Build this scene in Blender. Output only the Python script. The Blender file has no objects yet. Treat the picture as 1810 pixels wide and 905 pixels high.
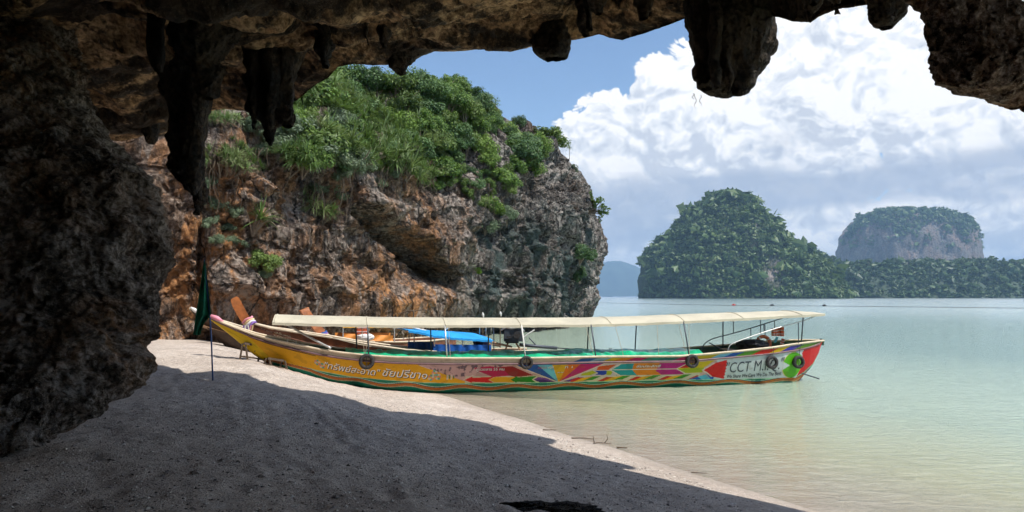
import bpy, math, random
import numpy as np
from mathutils import Vector
R = math.radians
random.seed(7); rng = np.random.default_rng(11)
sc = bpy.context.scene
COL = sc.collection
# ------------------------------------------------------------------ camera
F, PITCH, CAMZ = 1307.0, math.atan(71.5/1307.0), 2.3
cam_d = bpy.data.cameras.new('camera'); cam = bpy.data.objects.new('camera', cam_d); COL.objects.link(cam)
cam_d.sensor_width = 36; cam_d.lens = 36*F/1810; cam_d.clip_start = 0.05; cam_d.clip_end = 60000
cam.location = (0, 0, CAMZ); cam.rotation_euler = (R(90)+PITCH, 0, 0)
sc.camera = cam
# ------------------------------------------------------------------ sun, exposure
SUN = Vector((0.45, -0.25, 0.86)).normalized()
sl = bpy.data.lights.new('sun', 'SUN'); sl.energy = 5.0; sl.angle = R(0.5); sl.color = (1, .95, .87)
so = bpy.data.objects.new('sun', sl); COL.objects.link(so)
so.rotation_euler = SUN.to_track_quat('Z', 'Y').to_euler(); so.location = (0, 0, 60)
sc.view_settings.view_transform = 'Standard'; sc.view_settings.look = 'None'
sc.view_settings.gamma = 1; sc.view_settings.exposure = 0.15
sc.cycles.use_denoising = True
sc.cycles.max_bounces = 8; sc.cycles.diffuse_bounces = 4; sc.cycles.transparent_max_bounces = 16
sc.cycles.sample_clamp_indirect = 6
sc.cycles.use_adaptive_sampling = True; sc.cycles.adaptive_threshold = 0.03; sc.cycles.adaptive_min_samples = 12
sc.cycles.volume_bounces = 0; sc.cycles.caustics_reflective = False; sc.cycles.caustics_refractive = False

# ------------------------------------------------------------------ node helper
class NT:
    def __init__(s, tree): s.t = tree; s.n = tree.nodes; s.l = tree.links
    def new(s, typ, ins=None, **kw):
        n = s.n.new(typ)
        for k, v in kw.items(): setattr(n, k, v)
        for k, v in (ins or {}).items():
            i = n.inputs[k]
            if isinstance(v, bpy.types.NodeSocket): s.l.new(v, i)
            else: i.default_value = v
        return n
    def math(s, op, a, b=0.0, c=None, clamp=False):
        n = s.n.new('ShaderNodeMath'); n.operation = op; n.use_clamp = clamp
        for i, v in enumerate((a, b, c)):
            if v is None: continue
            if isinstance(v, bpy.types.NodeSocket): s.l.new(v, n.inputs[i])
            else: n.inputs[i].default_value = v
        return n.outputs[0]
    def mr(s, v, a, b, c=0.0, d=1.0, interp='SMOOTHSTEP'):
        n = s.n.new('ShaderNodeMapRange'); n.interpolation_type = interp
        s.l.new(v, n.inputs[0])
        for i, x in zip((1, 2, 3, 4), (a, b, c, d)): n.inputs[i].default_value = x
        return n.outputs[0]
    def mix(s, f, a, b, blend='MIX'):
        n = s.n.new('ShaderNodeMix'); n.data_type = 'RGBA'; n.blend_type = blend
        for k, v in ((0, f), (6, a), (7, b)):
            if isinstance(v, bpy.types.NodeSocket): s.l.new(v, n.inputs[k])
            else: n.inputs[k].default_value = v if k == 0 else (*v, 1)[:4]
        return n.outputs[2]
    def noise(s, vec, scale, detail=4, rough=.55, dist=0.0, ntype='FBM'):
        n = s.n.new('ShaderNodeTexNoise'); n.noise_type = ntype
        if vec is not None: s.l.new(vec, n.inputs['Vector'])
        n.inputs['Scale'].default_value = scale; n.inputs['Detail'].default_value = detail
        n.inputs['Roughness'].default_value = rough; n.inputs['Distortion'].default_value = dist
        return n.outputs['Fac']
    def ramp(s, v, stops, interp='LINEAR'):
        n = s.n.new('ShaderNodeValToRGB'); n.color_ramp.interpolation = interp
        e = n.color_ramp.elements
        while len(e) < len(stops): e.new(0.5)
        for x, (p, c) in zip(e, stops): x.position = p; x.color = (*c, 1)[:4]
        s.l.new(v, n.inputs[0]); return n.outputs[0]
    def scalev(s, vec, xyz):
        n = s.new('ShaderNodeVectorMath', {0: vec, 1: xyz}, operation='MULTIPLY'); return n.outputs[0]
    def bump(s, h, strength, dist, normal=None):
        n = s.new('ShaderNodeBump', {'Height': h, 'Strength': strength, 'Distance': dist})
        if normal is not None: s.l.new(normal, n.inputs['Normal'])
        return n.outputs[0]

# ------------------------------------------------------------------ world: daylight sky with cumulus
W = bpy.data.worlds.new('World'); sc.world = W; W.use_nodes = True
W.cycles.sampling_method = 'MANUAL'; W.cycles.sample_map_resolution = 512
t = NT(W.node_tree); W.node_tree.nodes.clear()
sky = t.new('ShaderNodeTexSky', sky_type='NISHITA', sun_disc=False)
sky.sun_elevation = math.asin(SUN.z); sky.sun_rotation = math.atan2(SUN.x, SUN.y)
sky.air_density = 1.0; sky.dust_density = 0.4; sky.ozone_density = 3.0; sky.altitude = 0
bg1 = t.new('ShaderNodeBackground', {'Color': sky.outputs[0], 'Strength': 0.15})
tc = t.new('ShaderNodeTexCoord').outputs['Generated']
sp = t.new('ShaderNodeSeparateXYZ', {0: tc})
az = t.math('MULTIPLY', t.math('ARCTAN2', sp.outputs[0], sp.outputs[1]), 57.2958)
el = t.math('MULTIPLY', t.math('ARCSINE', sp.outputs[2]), 57.2958)
# cloud-space coordinate: stretched direction so features look like piled cumulus
pv = t.new('ShaderNodeCombineXYZ', {0: az, 1: 0.0, 2: el}).outputs[0]
pv = t.scalev(pv, (0.1, 0.1, 0.12))
warp = t.new('ShaderNodeTexNoise', {'Vector': pv, 'Scale': 2.2, 'Detail': 3.0})
wv = t.new('ShaderNodeVectorMath', {0: warp.outputs['Color'], 1: (.5, .5, .5)}, operation='SUBTRACT').outputs[0]
wv = t.new('ShaderNodeVectorMath', {0: t.scalev(wv, (.40, .40, .40)), 1: pv}, operation='ADD').outputs[0]
def billow(vec):      # piled round puffs, finer puffs riding on the coarse ones
    tot = None
    for sc_, w_, sm in ((1.9, .44, 1), (4.6, .24, 1), (11., .13, 0), (25., .07, 0)):
        v = t.new('ShaderNodeTexVoronoi', {'Vector': vec, 'Scale': sc_}, feature='SMOOTH_F1' if sm else 'F1')
        if sm: v.inputs['Smoothness'].default_value = .25
        d2 = t.math('POWER', v.outputs['Distance'], 1.6)
        q = t.math('MULTIPLY', t.math('SUBTRACT', 1.0, d2), w_)
        tot = q if tot is None else t.math('ADD', tot, q)
    return tot
b0 = billow(wv)
up = t.new('ShaderNodeVectorMath', {0: wv, 1: (.035, 0, .075)}, operation='ADD').outputs[0]
b1 = billow(up)
# big towering mass on the right-hand side; its left flank climbs with azimuth
flank = t.math('SUBTRACT', az, t.math('MULTIPLY', t.math('MAXIMUM', t.math('SUBTRACT', el, 12.6), -1.0), 2.05))
mass = t.mr(flank, -3.5, 6.0, -.42, .75, 'LINEAR')
wide = t.noise(pv, .55, 3)
cover_o = t.mr(wide, .38, .62, -.35, .5)
side = t.mr(t.math('ABSOLUTE', t.math('SUBTRACT', az, 15.0)), 45.0, 75.0)       # elsewhere: scattered clouds
cover = t.math('ADD', t.math('MULTIPLY', mass, t.math('SUBTRACT', 1.0, side)), t.math('MULTIPLY', cover_o, side))
dens = t.math('ADD', cover, t.math('MULTIPLY', t.math('SUBTRACT', b0, .66), 2.0))
fac = t.mr(dens, -.03, .07)
thin = t.noise(wv, 2.1, 5)
gap = t.math('MULTIPLY', t.mr(thin, .62, .72), t.mr(el, 13.0, 18.0))              # thin veils high in the mass
fac = t.math('MULTIPLY', fac, t.math('SUBTRACT', 1.0, t.math('MULTIPLY', gap, .55)))
soft = t.noise(wv, 1.1, 6, .6)
lit = t.math('ADD', t.math('MULTIPLY', t.math('SUBTRACT', b0, b1), 4.2), t.math('ADD', t.math('MULTIPLY', t.math('SUBTRACT', soft, .5), 1.9), .62))
lit = t.math('ADD', lit, t.mr(dens, .0, .5, .25, 0.0))
lit = t.math('ADD', lit, t.mr(el, 8.0, 17.0, -.10, .12), clamp=True)
white = t.ramp(lit, [(0.10, (.64, .69, .78)), (.36, (.80, .84, .90)), (.60, (.93, .95, .98)), (.80, (1.08, 1.07, 1.06))])
# flat grey bases of the layer low in the sky
bn = t.noise(t.scalev(pv, (.6, 1, 1.5)), 1.5, 4, .5)
band = t.math('ADD', el, t.math('MULTIPLY', t.math('SUBTRACT', bn, .5), 9.0))
lo_e = t.math('ADD', band, t.math('MULTIPLY', az, -.12))
g1 = t.math('MULTIPLY', t.mr(lo_e, 1.8, 4.0), t.mr(band, 8.8, 11.2, 1.0, 0.0))
g1 = t.math('MULTIPLY', g1, t.mr(t.math('ADD', az, t.math('MULTIPLY', bn, 9.0)), 3.0, 13.0, .45, 1.0))
cc = t.mix(t.math('MULTIPLY', g1, .82), white, (.43, .505, .64))
cc = t.mix(t.mr(el, 4.5, 0.0, 0.0, .6), cc, (.66, .73, .82))
bg2 = t.new('ShaderNodeBackground', {'Color': cc, 'Strength': 1.0})
mx = t.new('ShaderNodeMixShader', {0: fac, 1: bg1.outputs[0], 2: bg2.outputs[0]})
t.new('ShaderNodeOutputWorld', {'Surface': mx.outputs[0]})

# ------------------------------------------------------------------ photo pixel -> place at a given distance
cT, sT = math.cos(PITCH), math.sin(PITCH)
def zfor(y, py):
    k = (452.5-py)/F
    return CAMZ + y*(sT+k*cT)/(cT-k*sT)
def P(px, py, d):
    z = zfor(d, py); dep = d*cT+(z-CAMZ)*sT
    return np.array([(px-905)/F*dep, d, z])
def proj(v):
    v = np.asarray(v, dtype=float); dz = v[..., 2]-CAMZ; y = v[..., 1]
    dep = np.maximum(y*cT+dz*sT, 1e-3)
    return 905+F*v[..., 0]/dep, 452.5-F*(dz*cT-y*sT)/dep
def seg(x, tab):
    a = np.array(tab, dtype=float); return np.interp(x, a[:, 0], a[:, 1])

# ------------------------------------------------------------------ numpy noise
_perm = rng.permutation(512).astype(np.int32)
_g = rng.normal(size=(512, 3)); _g /= np.linalg.norm(_g, axis=1)[:, None]; _g = _g.astype(np.float32)
def pn(p):
    p = np.asarray(p, dtype=np.float32).reshape(-1, 3)
    i = np.floor(p).astype(np.int32); f = p-i; u = f*f*f*(f*(f*6-15)+10)
    out = 0
    for cx in (0, 1):
        for cy in (0, 1):
            for cz in (0, 1):
                h = _perm[(_perm[(_perm[(i[:, 0]+cx) & 511]+i[:, 1]+cy) & 511]+i[:, 2]+cz) & 511]
                g = _g[h]
                d = g[:, 0]*(f[:, 0]-cx)+g[:, 1]*(f[:, 1]-cy)+g[:, 2]*(f[:, 2]-cz)
                w = (u[:, 0] if cx else 1-u[:, 0])*(u[:, 1] if cy else 1-u[:, 1])*(u[:, 2] if cz else 1-u[:, 2])
                out = out+w*d
    return out
def fbm(p, o=4, g=.5):
    p = np.asarray(p, dtype=np.float32).reshape(-1, 3); a = 1; r = 0
    for k in range(o): r = r+a*pn(p*2.03**k+k*17.3); a *= g
    return r
def ridged(p, o=4, g=.5):
    p = np.asarray(p, dtype=np.float32).reshape(-1, 3); a = 1; r = 0
    for k in range(o): r = r+a*(1-2.2*np.abs(pn(p*2.07**k+k*11.7))); a *= g
    return r

# ------------------------------------------------------------------ mesh helpers
def new_mesh(name, V, faces, smooth=True):
    """faces: int array (n,3) or (n,4)"""
    V = np.ascontiguousarray(np.asarray(V, dtype=np.float32).reshape(-1, 3)); Fa = np.ascontiguousarray(faces, dtype=np.int32)
    m = bpy.data.meshes.new(name); k = Fa.shape[1]; n = len(Fa)
    m.vertices.add(len(V)); m.vertices.foreach_set('co', V.ravel())
    m.loops.add(n*k); m.loops.foreach_set('vertex_index', Fa.ravel())
    m.polygons.add(n); m.polygons.foreach_set('loop_start', np.arange(0, n*k, k, dtype=np.int32))
    m.polygons.foreach_set('use_smooth', np.full(n, smooth))
    m.update(calc_edges=True); m.validate(); return m
def link(name, mesh, mat=None, parent=None, label=None, cat=None, group=None, kind=None, loc=None, rot=None, scale=None):
    o = bpy.data.objects.new(name, mesh); COL.objects.link(o)
    if mat is not None and mesh is not None and not mesh.materials: mesh.materials.append(mat)
    if parent is not None: o.parent = parent
    if label: o['label'] = label
    if cat: o['category'] = cat
    if group: o['group'] = group
    if kind: o['kind'] = kind
    if loc is not None: o.location = tuple(float(c) for c in loc)
    if rot is not None: o.rotation_euler = rot
    if scale is not None: o.scale = scale if hasattr(scale, '__len__') else (scale,)*3
    return o
def grid_faces(nu, nv, closed_u=False):
    iu = np.arange(nu if closed_u else nu-1); iv = np.arange(nv-1)
    a, b = np.meshgrid(iu, iv, indexing='ij'); a2 = (a+1) % nu
    return np.stack([a*nv+b, a2*nv+b, a2*nv+b+1, a*nv+b+1], -1).reshape(-1, 4)
def grid_normals(V):
    du = np.gradient(V, axis=0); dv = np.gradient(V, axis=1)
    n = np.cross(du, dv); n /= (np.linalg.norm(n, axis=-1, keepdims=True)+1e-9); return n
def set_color(m, name, cols, domain='POINT'):
    a = m.color_attributes.new(name, 'FLOAT_COLOR' if domain == 'POINT' else 'FLOAT_COLOR', domain)
    c = np.ones((len(cols), 4), dtype=np.float32); c[:, :cols.shape[1]] = cols
    a.data.foreach_set('color', c.ravel())
def set_float(m, name, vals):
    a = m.attributes.new(name, 'FLOAT', 'POINT'); a.data.foreach_set('value', np.asarray(vals, dtype=np.float32).ravel())
class MB:
    """collects boxes, bars, tubes, lofts into ONE mesh"""
    def __init__(s): s.v = []; s.q = []; s.n = 0
    def add(s, V, Q):
        V = np.asarray(V, dtype=float).reshape(-1, 3); s.v.append(V)
        s.q += [tuple(int(i)+s.n for i in q) for q in Q]; s.n += len(V); return s
    def box(s, c, size, rot=None):
        x, y, z = (k/2 for k in size)
        V = np.array([(a, b, d) for a in (-x, x) for b in (-y, y) for d in (-z, z)])
        if rot is not None: V = V @ np.array(rot.to_matrix()).T if hasattr(rot, 'to_matrix') else V
        return s.add(V+np.array(c), [(0, 1, 3, 2), (4, 6, 7, 5), (0, 4, 5, 1), (2, 3, 7, 6), (0, 2, 6, 4), (1, 5, 7, 3)])
    def beam(s, a, b, w, h, up=(0, 0, 1)):
        a = np.array(a, float); b = np.array(b, float); d = b-a; L = np.linalg.norm(d); d /= L
        u = np.array(up, float); sd = np.cross(d, u); sd /= (np.linalg.norm(sd)+1e-9); u = np.cross(sd, d)
        V = [p+sd*i*w/2+u*j*h/2 for p in (a, b) for i, j in ((-1, -1), (1, -1), (1, 1), (-1, 1))]
        return s.add(V, [(3, 2, 1, 0), (4, 5, 6, 7), (0, 1, 5, 4), (1, 2, 6, 5), (2, 3, 7, 6), (3, 0, 4, 7)])
    def tube(s, pts, r, n=8, closed=False, cap=True):
        pts = np.array(pts, float); m = len(pts); r = np.broadcast_to(r, (m,))
        if closed: T = np.roll(pts, -1, 0)-np.roll(pts, 1, 0)
        else: T = np.gradient(pts, axis=0)
        T /= (np.linalg.norm(T, axis=1, keepdims=True)+1e-9)
        u = np.array([0, 0, 1.]) if abs(T[0][2]) < .9 else np.array([1., 0, 0])
        V = []
        for i in range(m):
            sd = np.cross(T[i], u); sd /= (np.linalg.norm(sd)+1e-9); u = np.cross(sd, T[i])
            for k in range(n):
                a = 2*math.pi*k/n; V.append(pts[i]+r[i]*(math.cos(a)*sd+math.sin(a)*u))
        Q = []
        for i in range(m if closed else m-1):
            for k in range(n):
                a = i*n+k; b = i*n+(k+1) % n; j = (i+1) % m
                Q.append((a, b, j*n+(k+1) % n, j*n+k))
        if cap and not closed: Q.append(tuple(range(n))[::-1]); Q.append(tuple((m-1)*n+k for k in range(n)))
        return s.add(V, Q)
    def build(s, name, mat, parent=None, smooth=False, **kw):
        m = bpy.data.meshes.new(name); m.from_pydata(np.concatenate(s.v).tolist(), [], s.q); m.update()
        if smooth: m.polygons.foreach_set('use_smooth', [True]*len(m.polygons))
        return link(name, m, mat, parent, **kw)
def spline(pts, n=40):
    pts = np.array(pts, float); m = len(pts); out = []
    for x in np.linspace(0, m-1, n):
        i = min(int(x), m-2); f = x-i
        p0, p1, p2, p3 = pts[max(i-1, 0)], pts[i], pts[i+1], pts[min(i+2, m-1)]
        out.append(.5*((2*p1)+(-p0+p2)*f+(2*p0-5*p1+4*p2-p3)*f*f+(-p0+3*p1-3*p2+p3)*f**3))
    return np.array(out)
def empty(name, loc, label, cat, group=None, kind=None):
    o = bpy.data.objects.new(name, None); COL.objects.link(o); o.location = tuple(float(c) for c in loc)
    o.empty_display_size = .1
    if label: o['label'] = label
    if cat: o['category'] = cat
    if group: o['group'] = group
    if kind: o['kind'] = kind
    return o
def to_local(o, parent):     # geometry was built in world coordinates: keep it there
    o.location = tuple(-c for c in parent.location); return o

# ------------------------------------------------------------------ materials
def principled(name, color=(.5, .5, .5), rough=.6, metal=0.0, spec=.5, var=.12, vscale=6.0, bump=0.0, bscale=20., dirt=0.0, attr=None):
    m = bpy.data.materials.new(name); m.use_nodes = True; m.node_tree.nodes.clear(); t = NT(m.node_tree)
    co = t.new('ShaderNodeTexCoord').outputs['Object']
    n = t.noise(co, vscale, 5)
    base = color if attr is None else t.new('ShaderNodeAttribute', attribute_name=attr).outputs['Color']
    if attr is None:
        c = t.mix(t.mr(n, .3, .7), tuple(k*(1-var) for k in color), tuple(min(1, k*(1+var)) for k in color))
    else:
        c = t.mix(1.0, base, t.ramp(n, [(.3, (1-var,)*3), (.7, (1, 1, 1))]), 'MULTIPLY')
    if dirt:
        dn = t.noise(co, vscale*.8, 8, .7)
        c = t.mix(t.mr(dn, .55, .72, 0, dirt), c, (.12, .09, .06))
    bs = t.new('ShaderNodeBsdfPrincipled', {'Base Color': c, 'Roughness': rough, 'Metallic': metal, 'Specular IOR Level': spec})
    if bump:
        t.l.new(t.bump(t.noise(co, bscale, 6, .6), bump, .02), bs.inputs['Normal'])
    t.new('ShaderNodeOutputMaterial', {'Surface': bs.outputs[0]}); return m

def rock_mat(name, dark, mid, light, accent, green=None, scale=1.0, attr=None, bumpd=.06, stain=.5, cracks=0):
    m = bpy.data.materials.new(name); m.use_nodes = True; m.node_tree.nodes.clear(); t = NT(m.node_tree)
    co = t.new('ShaderNodeTexCoord').outputs['Object']
    n1 = t.noise(co, .45*scale, 4, .65, .4); n2 = t.noise(t.scalev(co, (1, 1, .35)), 1.7*scale, 4, .68)
    n3 = t.noise(co, 7*scale, 4, .7)
    s1 = t.math('ADD', t.math('MULTIPLY', n1, .5), t.math('MULTIPLY', n3, .5))
    c = t.ramp(s1, [(.41, dark), (.49, mid), (.58, light)])
    am = t.mr(n2, .44, .62)
    if attr: am = t.math('MULTIPLY', t.math('ADD', am, .25, clamp=True), t.new('ShaderNodeAttribute', attribute_name=attr).outputs['Fac'])
    acc = t.mix(t.mr(n3, .35, .65), tuple(k*.5 for k in accent), tuple(min(1, k*1.25) for k in accent))
    c = t.mix(am, c, acc)
    if green:
        gn = t.noise(t.scalev(co, (1.3, 1.3, .5)), .9*scale, 6, .6)
        ga = t.new('ShaderNodeAttribute', attribute_name='green').outputs['Fac']
        c = t.mix(t.math('MULTIPLY', t.mr(gn, .40, .6), ga), c, green)
    # dark water streaks (black biofilm) running down the rock
    st = t.noise(t.scalev(co, (2.2, 2.2, .22)), 1.6*scale, 3, .6)
    c = t.mix(t.mr(st, .52, .66, 0, stain), c, tuple(k*.35 for k in dark))
    if cracks:
        wn = t.new('ShaderNodeTexNoise', {'Vector': co, 'Scale': 1.1*scale, 'Detail': 3.0})
        wv_ = t.new('ShaderNodeVectorMath', {0: t.scalev(wn.outputs['Color'], (.9/scale,)*3), 1: t.scalev(co, (1, 1, .6))}, operation='ADD').outputs[0]
        ce = t.new('ShaderNodeTexVoronoi', {'Vector': wv_, 'Scale': cracks}, feature='DISTANCE_TO_EDGE').outputs['Distance']
        crk = t.mr(ce, .0, .045, 1.0, 0.0); crk = t.math('MULTIPLY', crk, t.mr(n1, .42, .56))
        c = t.mix(t.math('MULTIPLY', crk, .8), c, tuple(k*.3 for k in dark))
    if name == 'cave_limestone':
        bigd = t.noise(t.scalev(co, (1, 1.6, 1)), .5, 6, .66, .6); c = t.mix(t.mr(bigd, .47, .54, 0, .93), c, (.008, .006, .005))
    fine = t.noise(co, 28*scale, 3, .7)
    c = t.mix(t.mr(fine, .60, .74, 0, .25 if name in ('cave_limestone', 'stalactite_rock') else .6), c, tuple(min(1, k*1.5) for k in light))
    bs = t.new('ShaderNodeBsdfPrincipled', {'Base Color': c, 'Roughness': .86, 'Specular IOR Level': .3})
    vor = t.new('ShaderNodeTexVoronoi', {'Vector': co, 'Scale': 5.0*scale}, feature='F1').outputs['Distance']
    h = t.math('ADD', t.math('MULTIPLY', t.noise(co, 3*scale, 6, .72), 1.0), t.math('MULTIPLY', vor, .35))
    if cracks: h = t.math('SUBTRACT', h, t.math('MULTIPLY', crk, .5))
    nb = t.bump(h, 1.0, bumpd*2.6); nb = t.bump(fine, .8, bumpd*.35, nb)
    t.l.new(nb, bs.inputs['Normal'])
    t.new('ShaderNodeOutputMaterial', {'Surface': bs.outputs[0]}); return m

M = {}
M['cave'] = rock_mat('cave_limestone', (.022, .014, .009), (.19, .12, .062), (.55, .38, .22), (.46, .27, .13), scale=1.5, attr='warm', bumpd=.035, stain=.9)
M['pillar'] = rock_mat('pillar_limestone', (.025, .018, .014), (.17, .13, .10), (.60, .52, .46), (.36, .19, .09), scale=2.4, attr='warm', bumpd=.08, stain=.35)
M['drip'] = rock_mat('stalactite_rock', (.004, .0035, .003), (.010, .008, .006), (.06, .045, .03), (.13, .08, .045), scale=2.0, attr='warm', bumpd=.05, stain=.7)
M['cliff'] = rock_mat('cliff_limestone', (.020, .018, .018), (.10, .09, .082), (.37, .34, .31), (.40, .19, .075), green=(.06, .085, .08), scale=.85, attr='warm', bumpd=.10, stain=.65, cracks=.75)

def sand_mat():
    m = bpy.data.materials.new('shell_sand'); m.use_nodes = True; m.node_tree.nodes.clear(); t = NT(m.node_tree)
    co = t.new('ShaderNodeTexCoord').outputs['Object']
    n1 = t.noise(co, .8, 6, .6); n2 = t.noise(co, 9, 6, .7); n3 = t.noise(co, 85, 3, .8)
    n4 = t.noise(t.scalev(co, (1, 2.1, 1)), 2.4, 6, .62, .5)
    c = t.ramp(t.math('ADD', t.math('MULTIPLY', n1, .45), t.math('MULTIPLY', n2, .55)), [(.38, (.43, .36, .305)), (.52, (.56, .48, .415)), (.62, (.66, .58, .51))])
    c = t.mix(t.mr(n4, .5, .68, 0, .3), c, (.33, .27, .24))
    vo = t.new('ShaderNodeTexVoronoi', {'Vector': co, 'Scale': 42.0}, feature='F1')
    vcol = t.new('ShaderNodeSeparateColor', {0: vo.outputs['Color']})
    speck = t.math('MULTIPLY', t.mr(vo.outputs['Distance'], .45, .2), t.mr(vcol.outputs[0], .55, .7))
    c = t.mix(t.math('MULTIPLY', speck, t.mr(n2, .4, .6, .15, .6)), c, (.88, .84, .78))
    dk = t.math('MULTIPLY', t.mr(vo.outputs['Distance'], .5, .25), t.mr(vcol.outputs[1], .6, .72))
    dens = t.new('ShaderNodeAttribute', attribute_name='coarse').outputs['Fac']
    c = t.mix(t.math('MULTIPLY', dk, t.math('ADD', t.math('MULTIPLY', dens, .75), .15)), c, (.10, .085, .08))
    z = t.new('ShaderNodeSeparateXYZ', {0: t.new('ShaderNodeNewGeometry').outputs['Position']}).outputs[2]
    wet = t.mr(t.math('ADD', z, t.math('MULTIPLY', t.math('SUBTRACT', n1, .5), .03)), .022, .008)
    c = t.mix(t.math('MULTIPLY', wet, .3), c, (.42, .36, .28))
    rough = t.math('SUBTRACT', .95, t.math('MULTIPLY', wet, .5))
    bs = t.new('ShaderNodeBsdfPrincipled', {'Base Color': c, 'Roughness': rough, 'Specular IOR Level': .25})
    h = t.math('ADD', t.math('MULTIPLY', n2, .6), t.math('MULTIPLY', n3, .30))
    nb = t.bump(h, 1.0, .05); nb = t.bump(vo.outputs['Distance'], .5, .008, nb)
    t.l.new(nb, bs.inputs['Normal'])
    t.new('ShaderNodeOutputMaterial', {'Surface': bs.outputs[0]}); return m
M['sand'] = sand_mat()

def water_mat():
    m = bpy.data.materials.new('sea_water'); m.use_nodes = True; m.node_tree.nodes.clear(); t = NT(m.node_tree)
    co = t.new('ShaderNodeTexCoord').outputs['Object']
    dep = t.new('ShaderNodeAttribute', attribute_name='depth').outputs['Fac']
    d = t.math('MAXIMUM', dep, 0.0)
    pos = t.new('ShaderNodeNewGeometry').outputs['Position']
    vd = t.new('ShaderNodeVectorMath', {0: pos}, operation='LENGTH').outputs['Value']
    r1 = t.noise(t.scalev(co, (.5, 1.0, 1)), 5.0, 5, .66, .8)
    r2 = t.noise(t.scalev(co, (.4, 1.0, 1)), 14, 4, .6, .3)
    r3 = t.noise(t.scalev(co, (.3, 1.0, 1)), .35, 5, .6, .3)
    opq = t.math('SUBTRACT', 1.0, t.math('POWER', 2.718, t.math('MULTIPLY', d, -1.9)))
    body = t.ramp(t.mr(d, 0.0, 1.6, 0, 1, 'LINEAR'), [(0, (.86, .82, .70)), (.12, (.82, .84, .56)), (.35, (.54, .66, .52)), (1.0, (.25, .37, .34))])  # water's own colour; yellow-green shallows also carry a painted-in hull reflection
    tint = t.ramp(t.mr(d, 0.0, 1.0, 0, 1, 'LINEAR'), [(0, (1.0, 1.0, .98)), (.3, (.92, .98, .86)), (1.0, (.45, .70, .55))])
    tr = t.new('ShaderNodeBsdfTransparent', {'Color': tint})
    df = t.new('ShaderNodeBsdfDiffuse', {'Color': body})
    inner = t.new('ShaderNodeMixShader', {0: opq, 1: tr.outputs[0], 2: df.outputs[0]})
    h = t.math('ADD', t.math('MULTIPLY', r1, .55), t.math('ADD', t.math('MULTIPLY', r2, .20), t.math('MULTIPLY', r3, .7)))
    nb = t.bump(h, .55, .11)
    gl = t.new('ShaderNodeBsdfGlossy', {'Color': (1, 1, 1, 1), 'Roughness': t.mr(vd, 8, 150, .03, .2), 'Normal': nb})
    fr = t.new('ShaderNodeFresnel', {'IOR': 1.33, 'Normal': nb})
    fr2 = t.math('MULTIPLY', fr.outputs[0], .92, clamp=True)
    mx = t.new('ShaderNodeMixShader', {0: fr2, 1: inner.outputs[0], 2: gl.outputs[0]})
    t.new('ShaderNodeOutputMaterial', {'Surface': mx.outputs[0]}); return m
M['water'] = water_mat()

def leaf_mat(name, c1, c2, c3, trans=.28):
    m = bpy.data.materials.new(name); m.use_nodes = True; m.node_tree.nodes.clear(); t = NT(m.node_tree)
    v = t.new('ShaderNodeAttribute', attribute_name='tone').outputs['Fac']
    ob = t.new('ShaderNodeObjectInfo').outputs['Random']
    s = t.math('ADD', t.math('MULTIPLY', v, .65), t.math('MULTIPLY', ob, .35))
    c = t.ramp(s, [(0.1, c1), (.5, c2), (.92, c3)])
    df = t.new('ShaderNodeBsdfPrincipled', {'Base Color': c, 'Roughness': .5, 'Specular IOR Level': .35})
    tl = t.new('ShaderNodeBsdfTranslucent', {'Color': t.mix(.3, c, (.22, .32, .05))})
    mx = t.new('ShaderNodeMixShader', {0: trans, 1: df.outputs[0], 2: tl.outputs[0]})
    t.new('ShaderNodeOutputMaterial', {'Surface': mx.outputs[0]}); return m
M['leaf'] = leaf_mat('broad_leaves', (.035, .085, .018), (.12, .22, .036), (.29, .40, .09))
M['leaf_yellow'] = leaf_mat('yellow_green_leaves', (.04, .08, .016), (.11, .18, .035), (.25, .34, .10))
M['leaf_deep'] = leaf_mat('deep_green_leaves', (.018, .05, .018), (.06, .13, .04), (.18, .28, .10), .25)
M['leaf_lime'] = leaf_mat('lime_leaves', (.10, .2, .02), (.2, .34, .03), (.32, .44, .06))
M['leaf_blue'] = leaf_mat('dusty_leaves', (.06, .10, .06), (.16, .22, .13), (.32, .37, .24))
M['blade'] = leaf_mat('blade_leaves', (.035, .085, .02), (.11, .18, .05), (.34, .38, .19))
M['wood_bark'] = principled('pale_bark', (.22, .17, .13), .9, var=.3, vscale=12)
M['far_leaf'] = leaf_mat('island_canopy', (.025, .06, .02), (.07, .125, .04), (.15, .21, .065), .2)
M['far_rock'] = rock_mat('island_limestone', (.10, .09, .09), (.13, .125, .12), (.21, .195, .18), (.26, .17, .13), scale=.045, attr='warm', bumpd=1.5, stain=.4)
M['island_ground'] = rock_mat('island_undergrowth', (.02, .035, .015), (.03, .05, .02), (.06, .085, .035), (.30, .26, .24), scale=.045, attr='warm', bumpd=1.5, stain=.2)
M['hill'] = principled('distant_forest_hills', (.045, .07, .04), .9, var=.3, vscale=.01)
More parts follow.
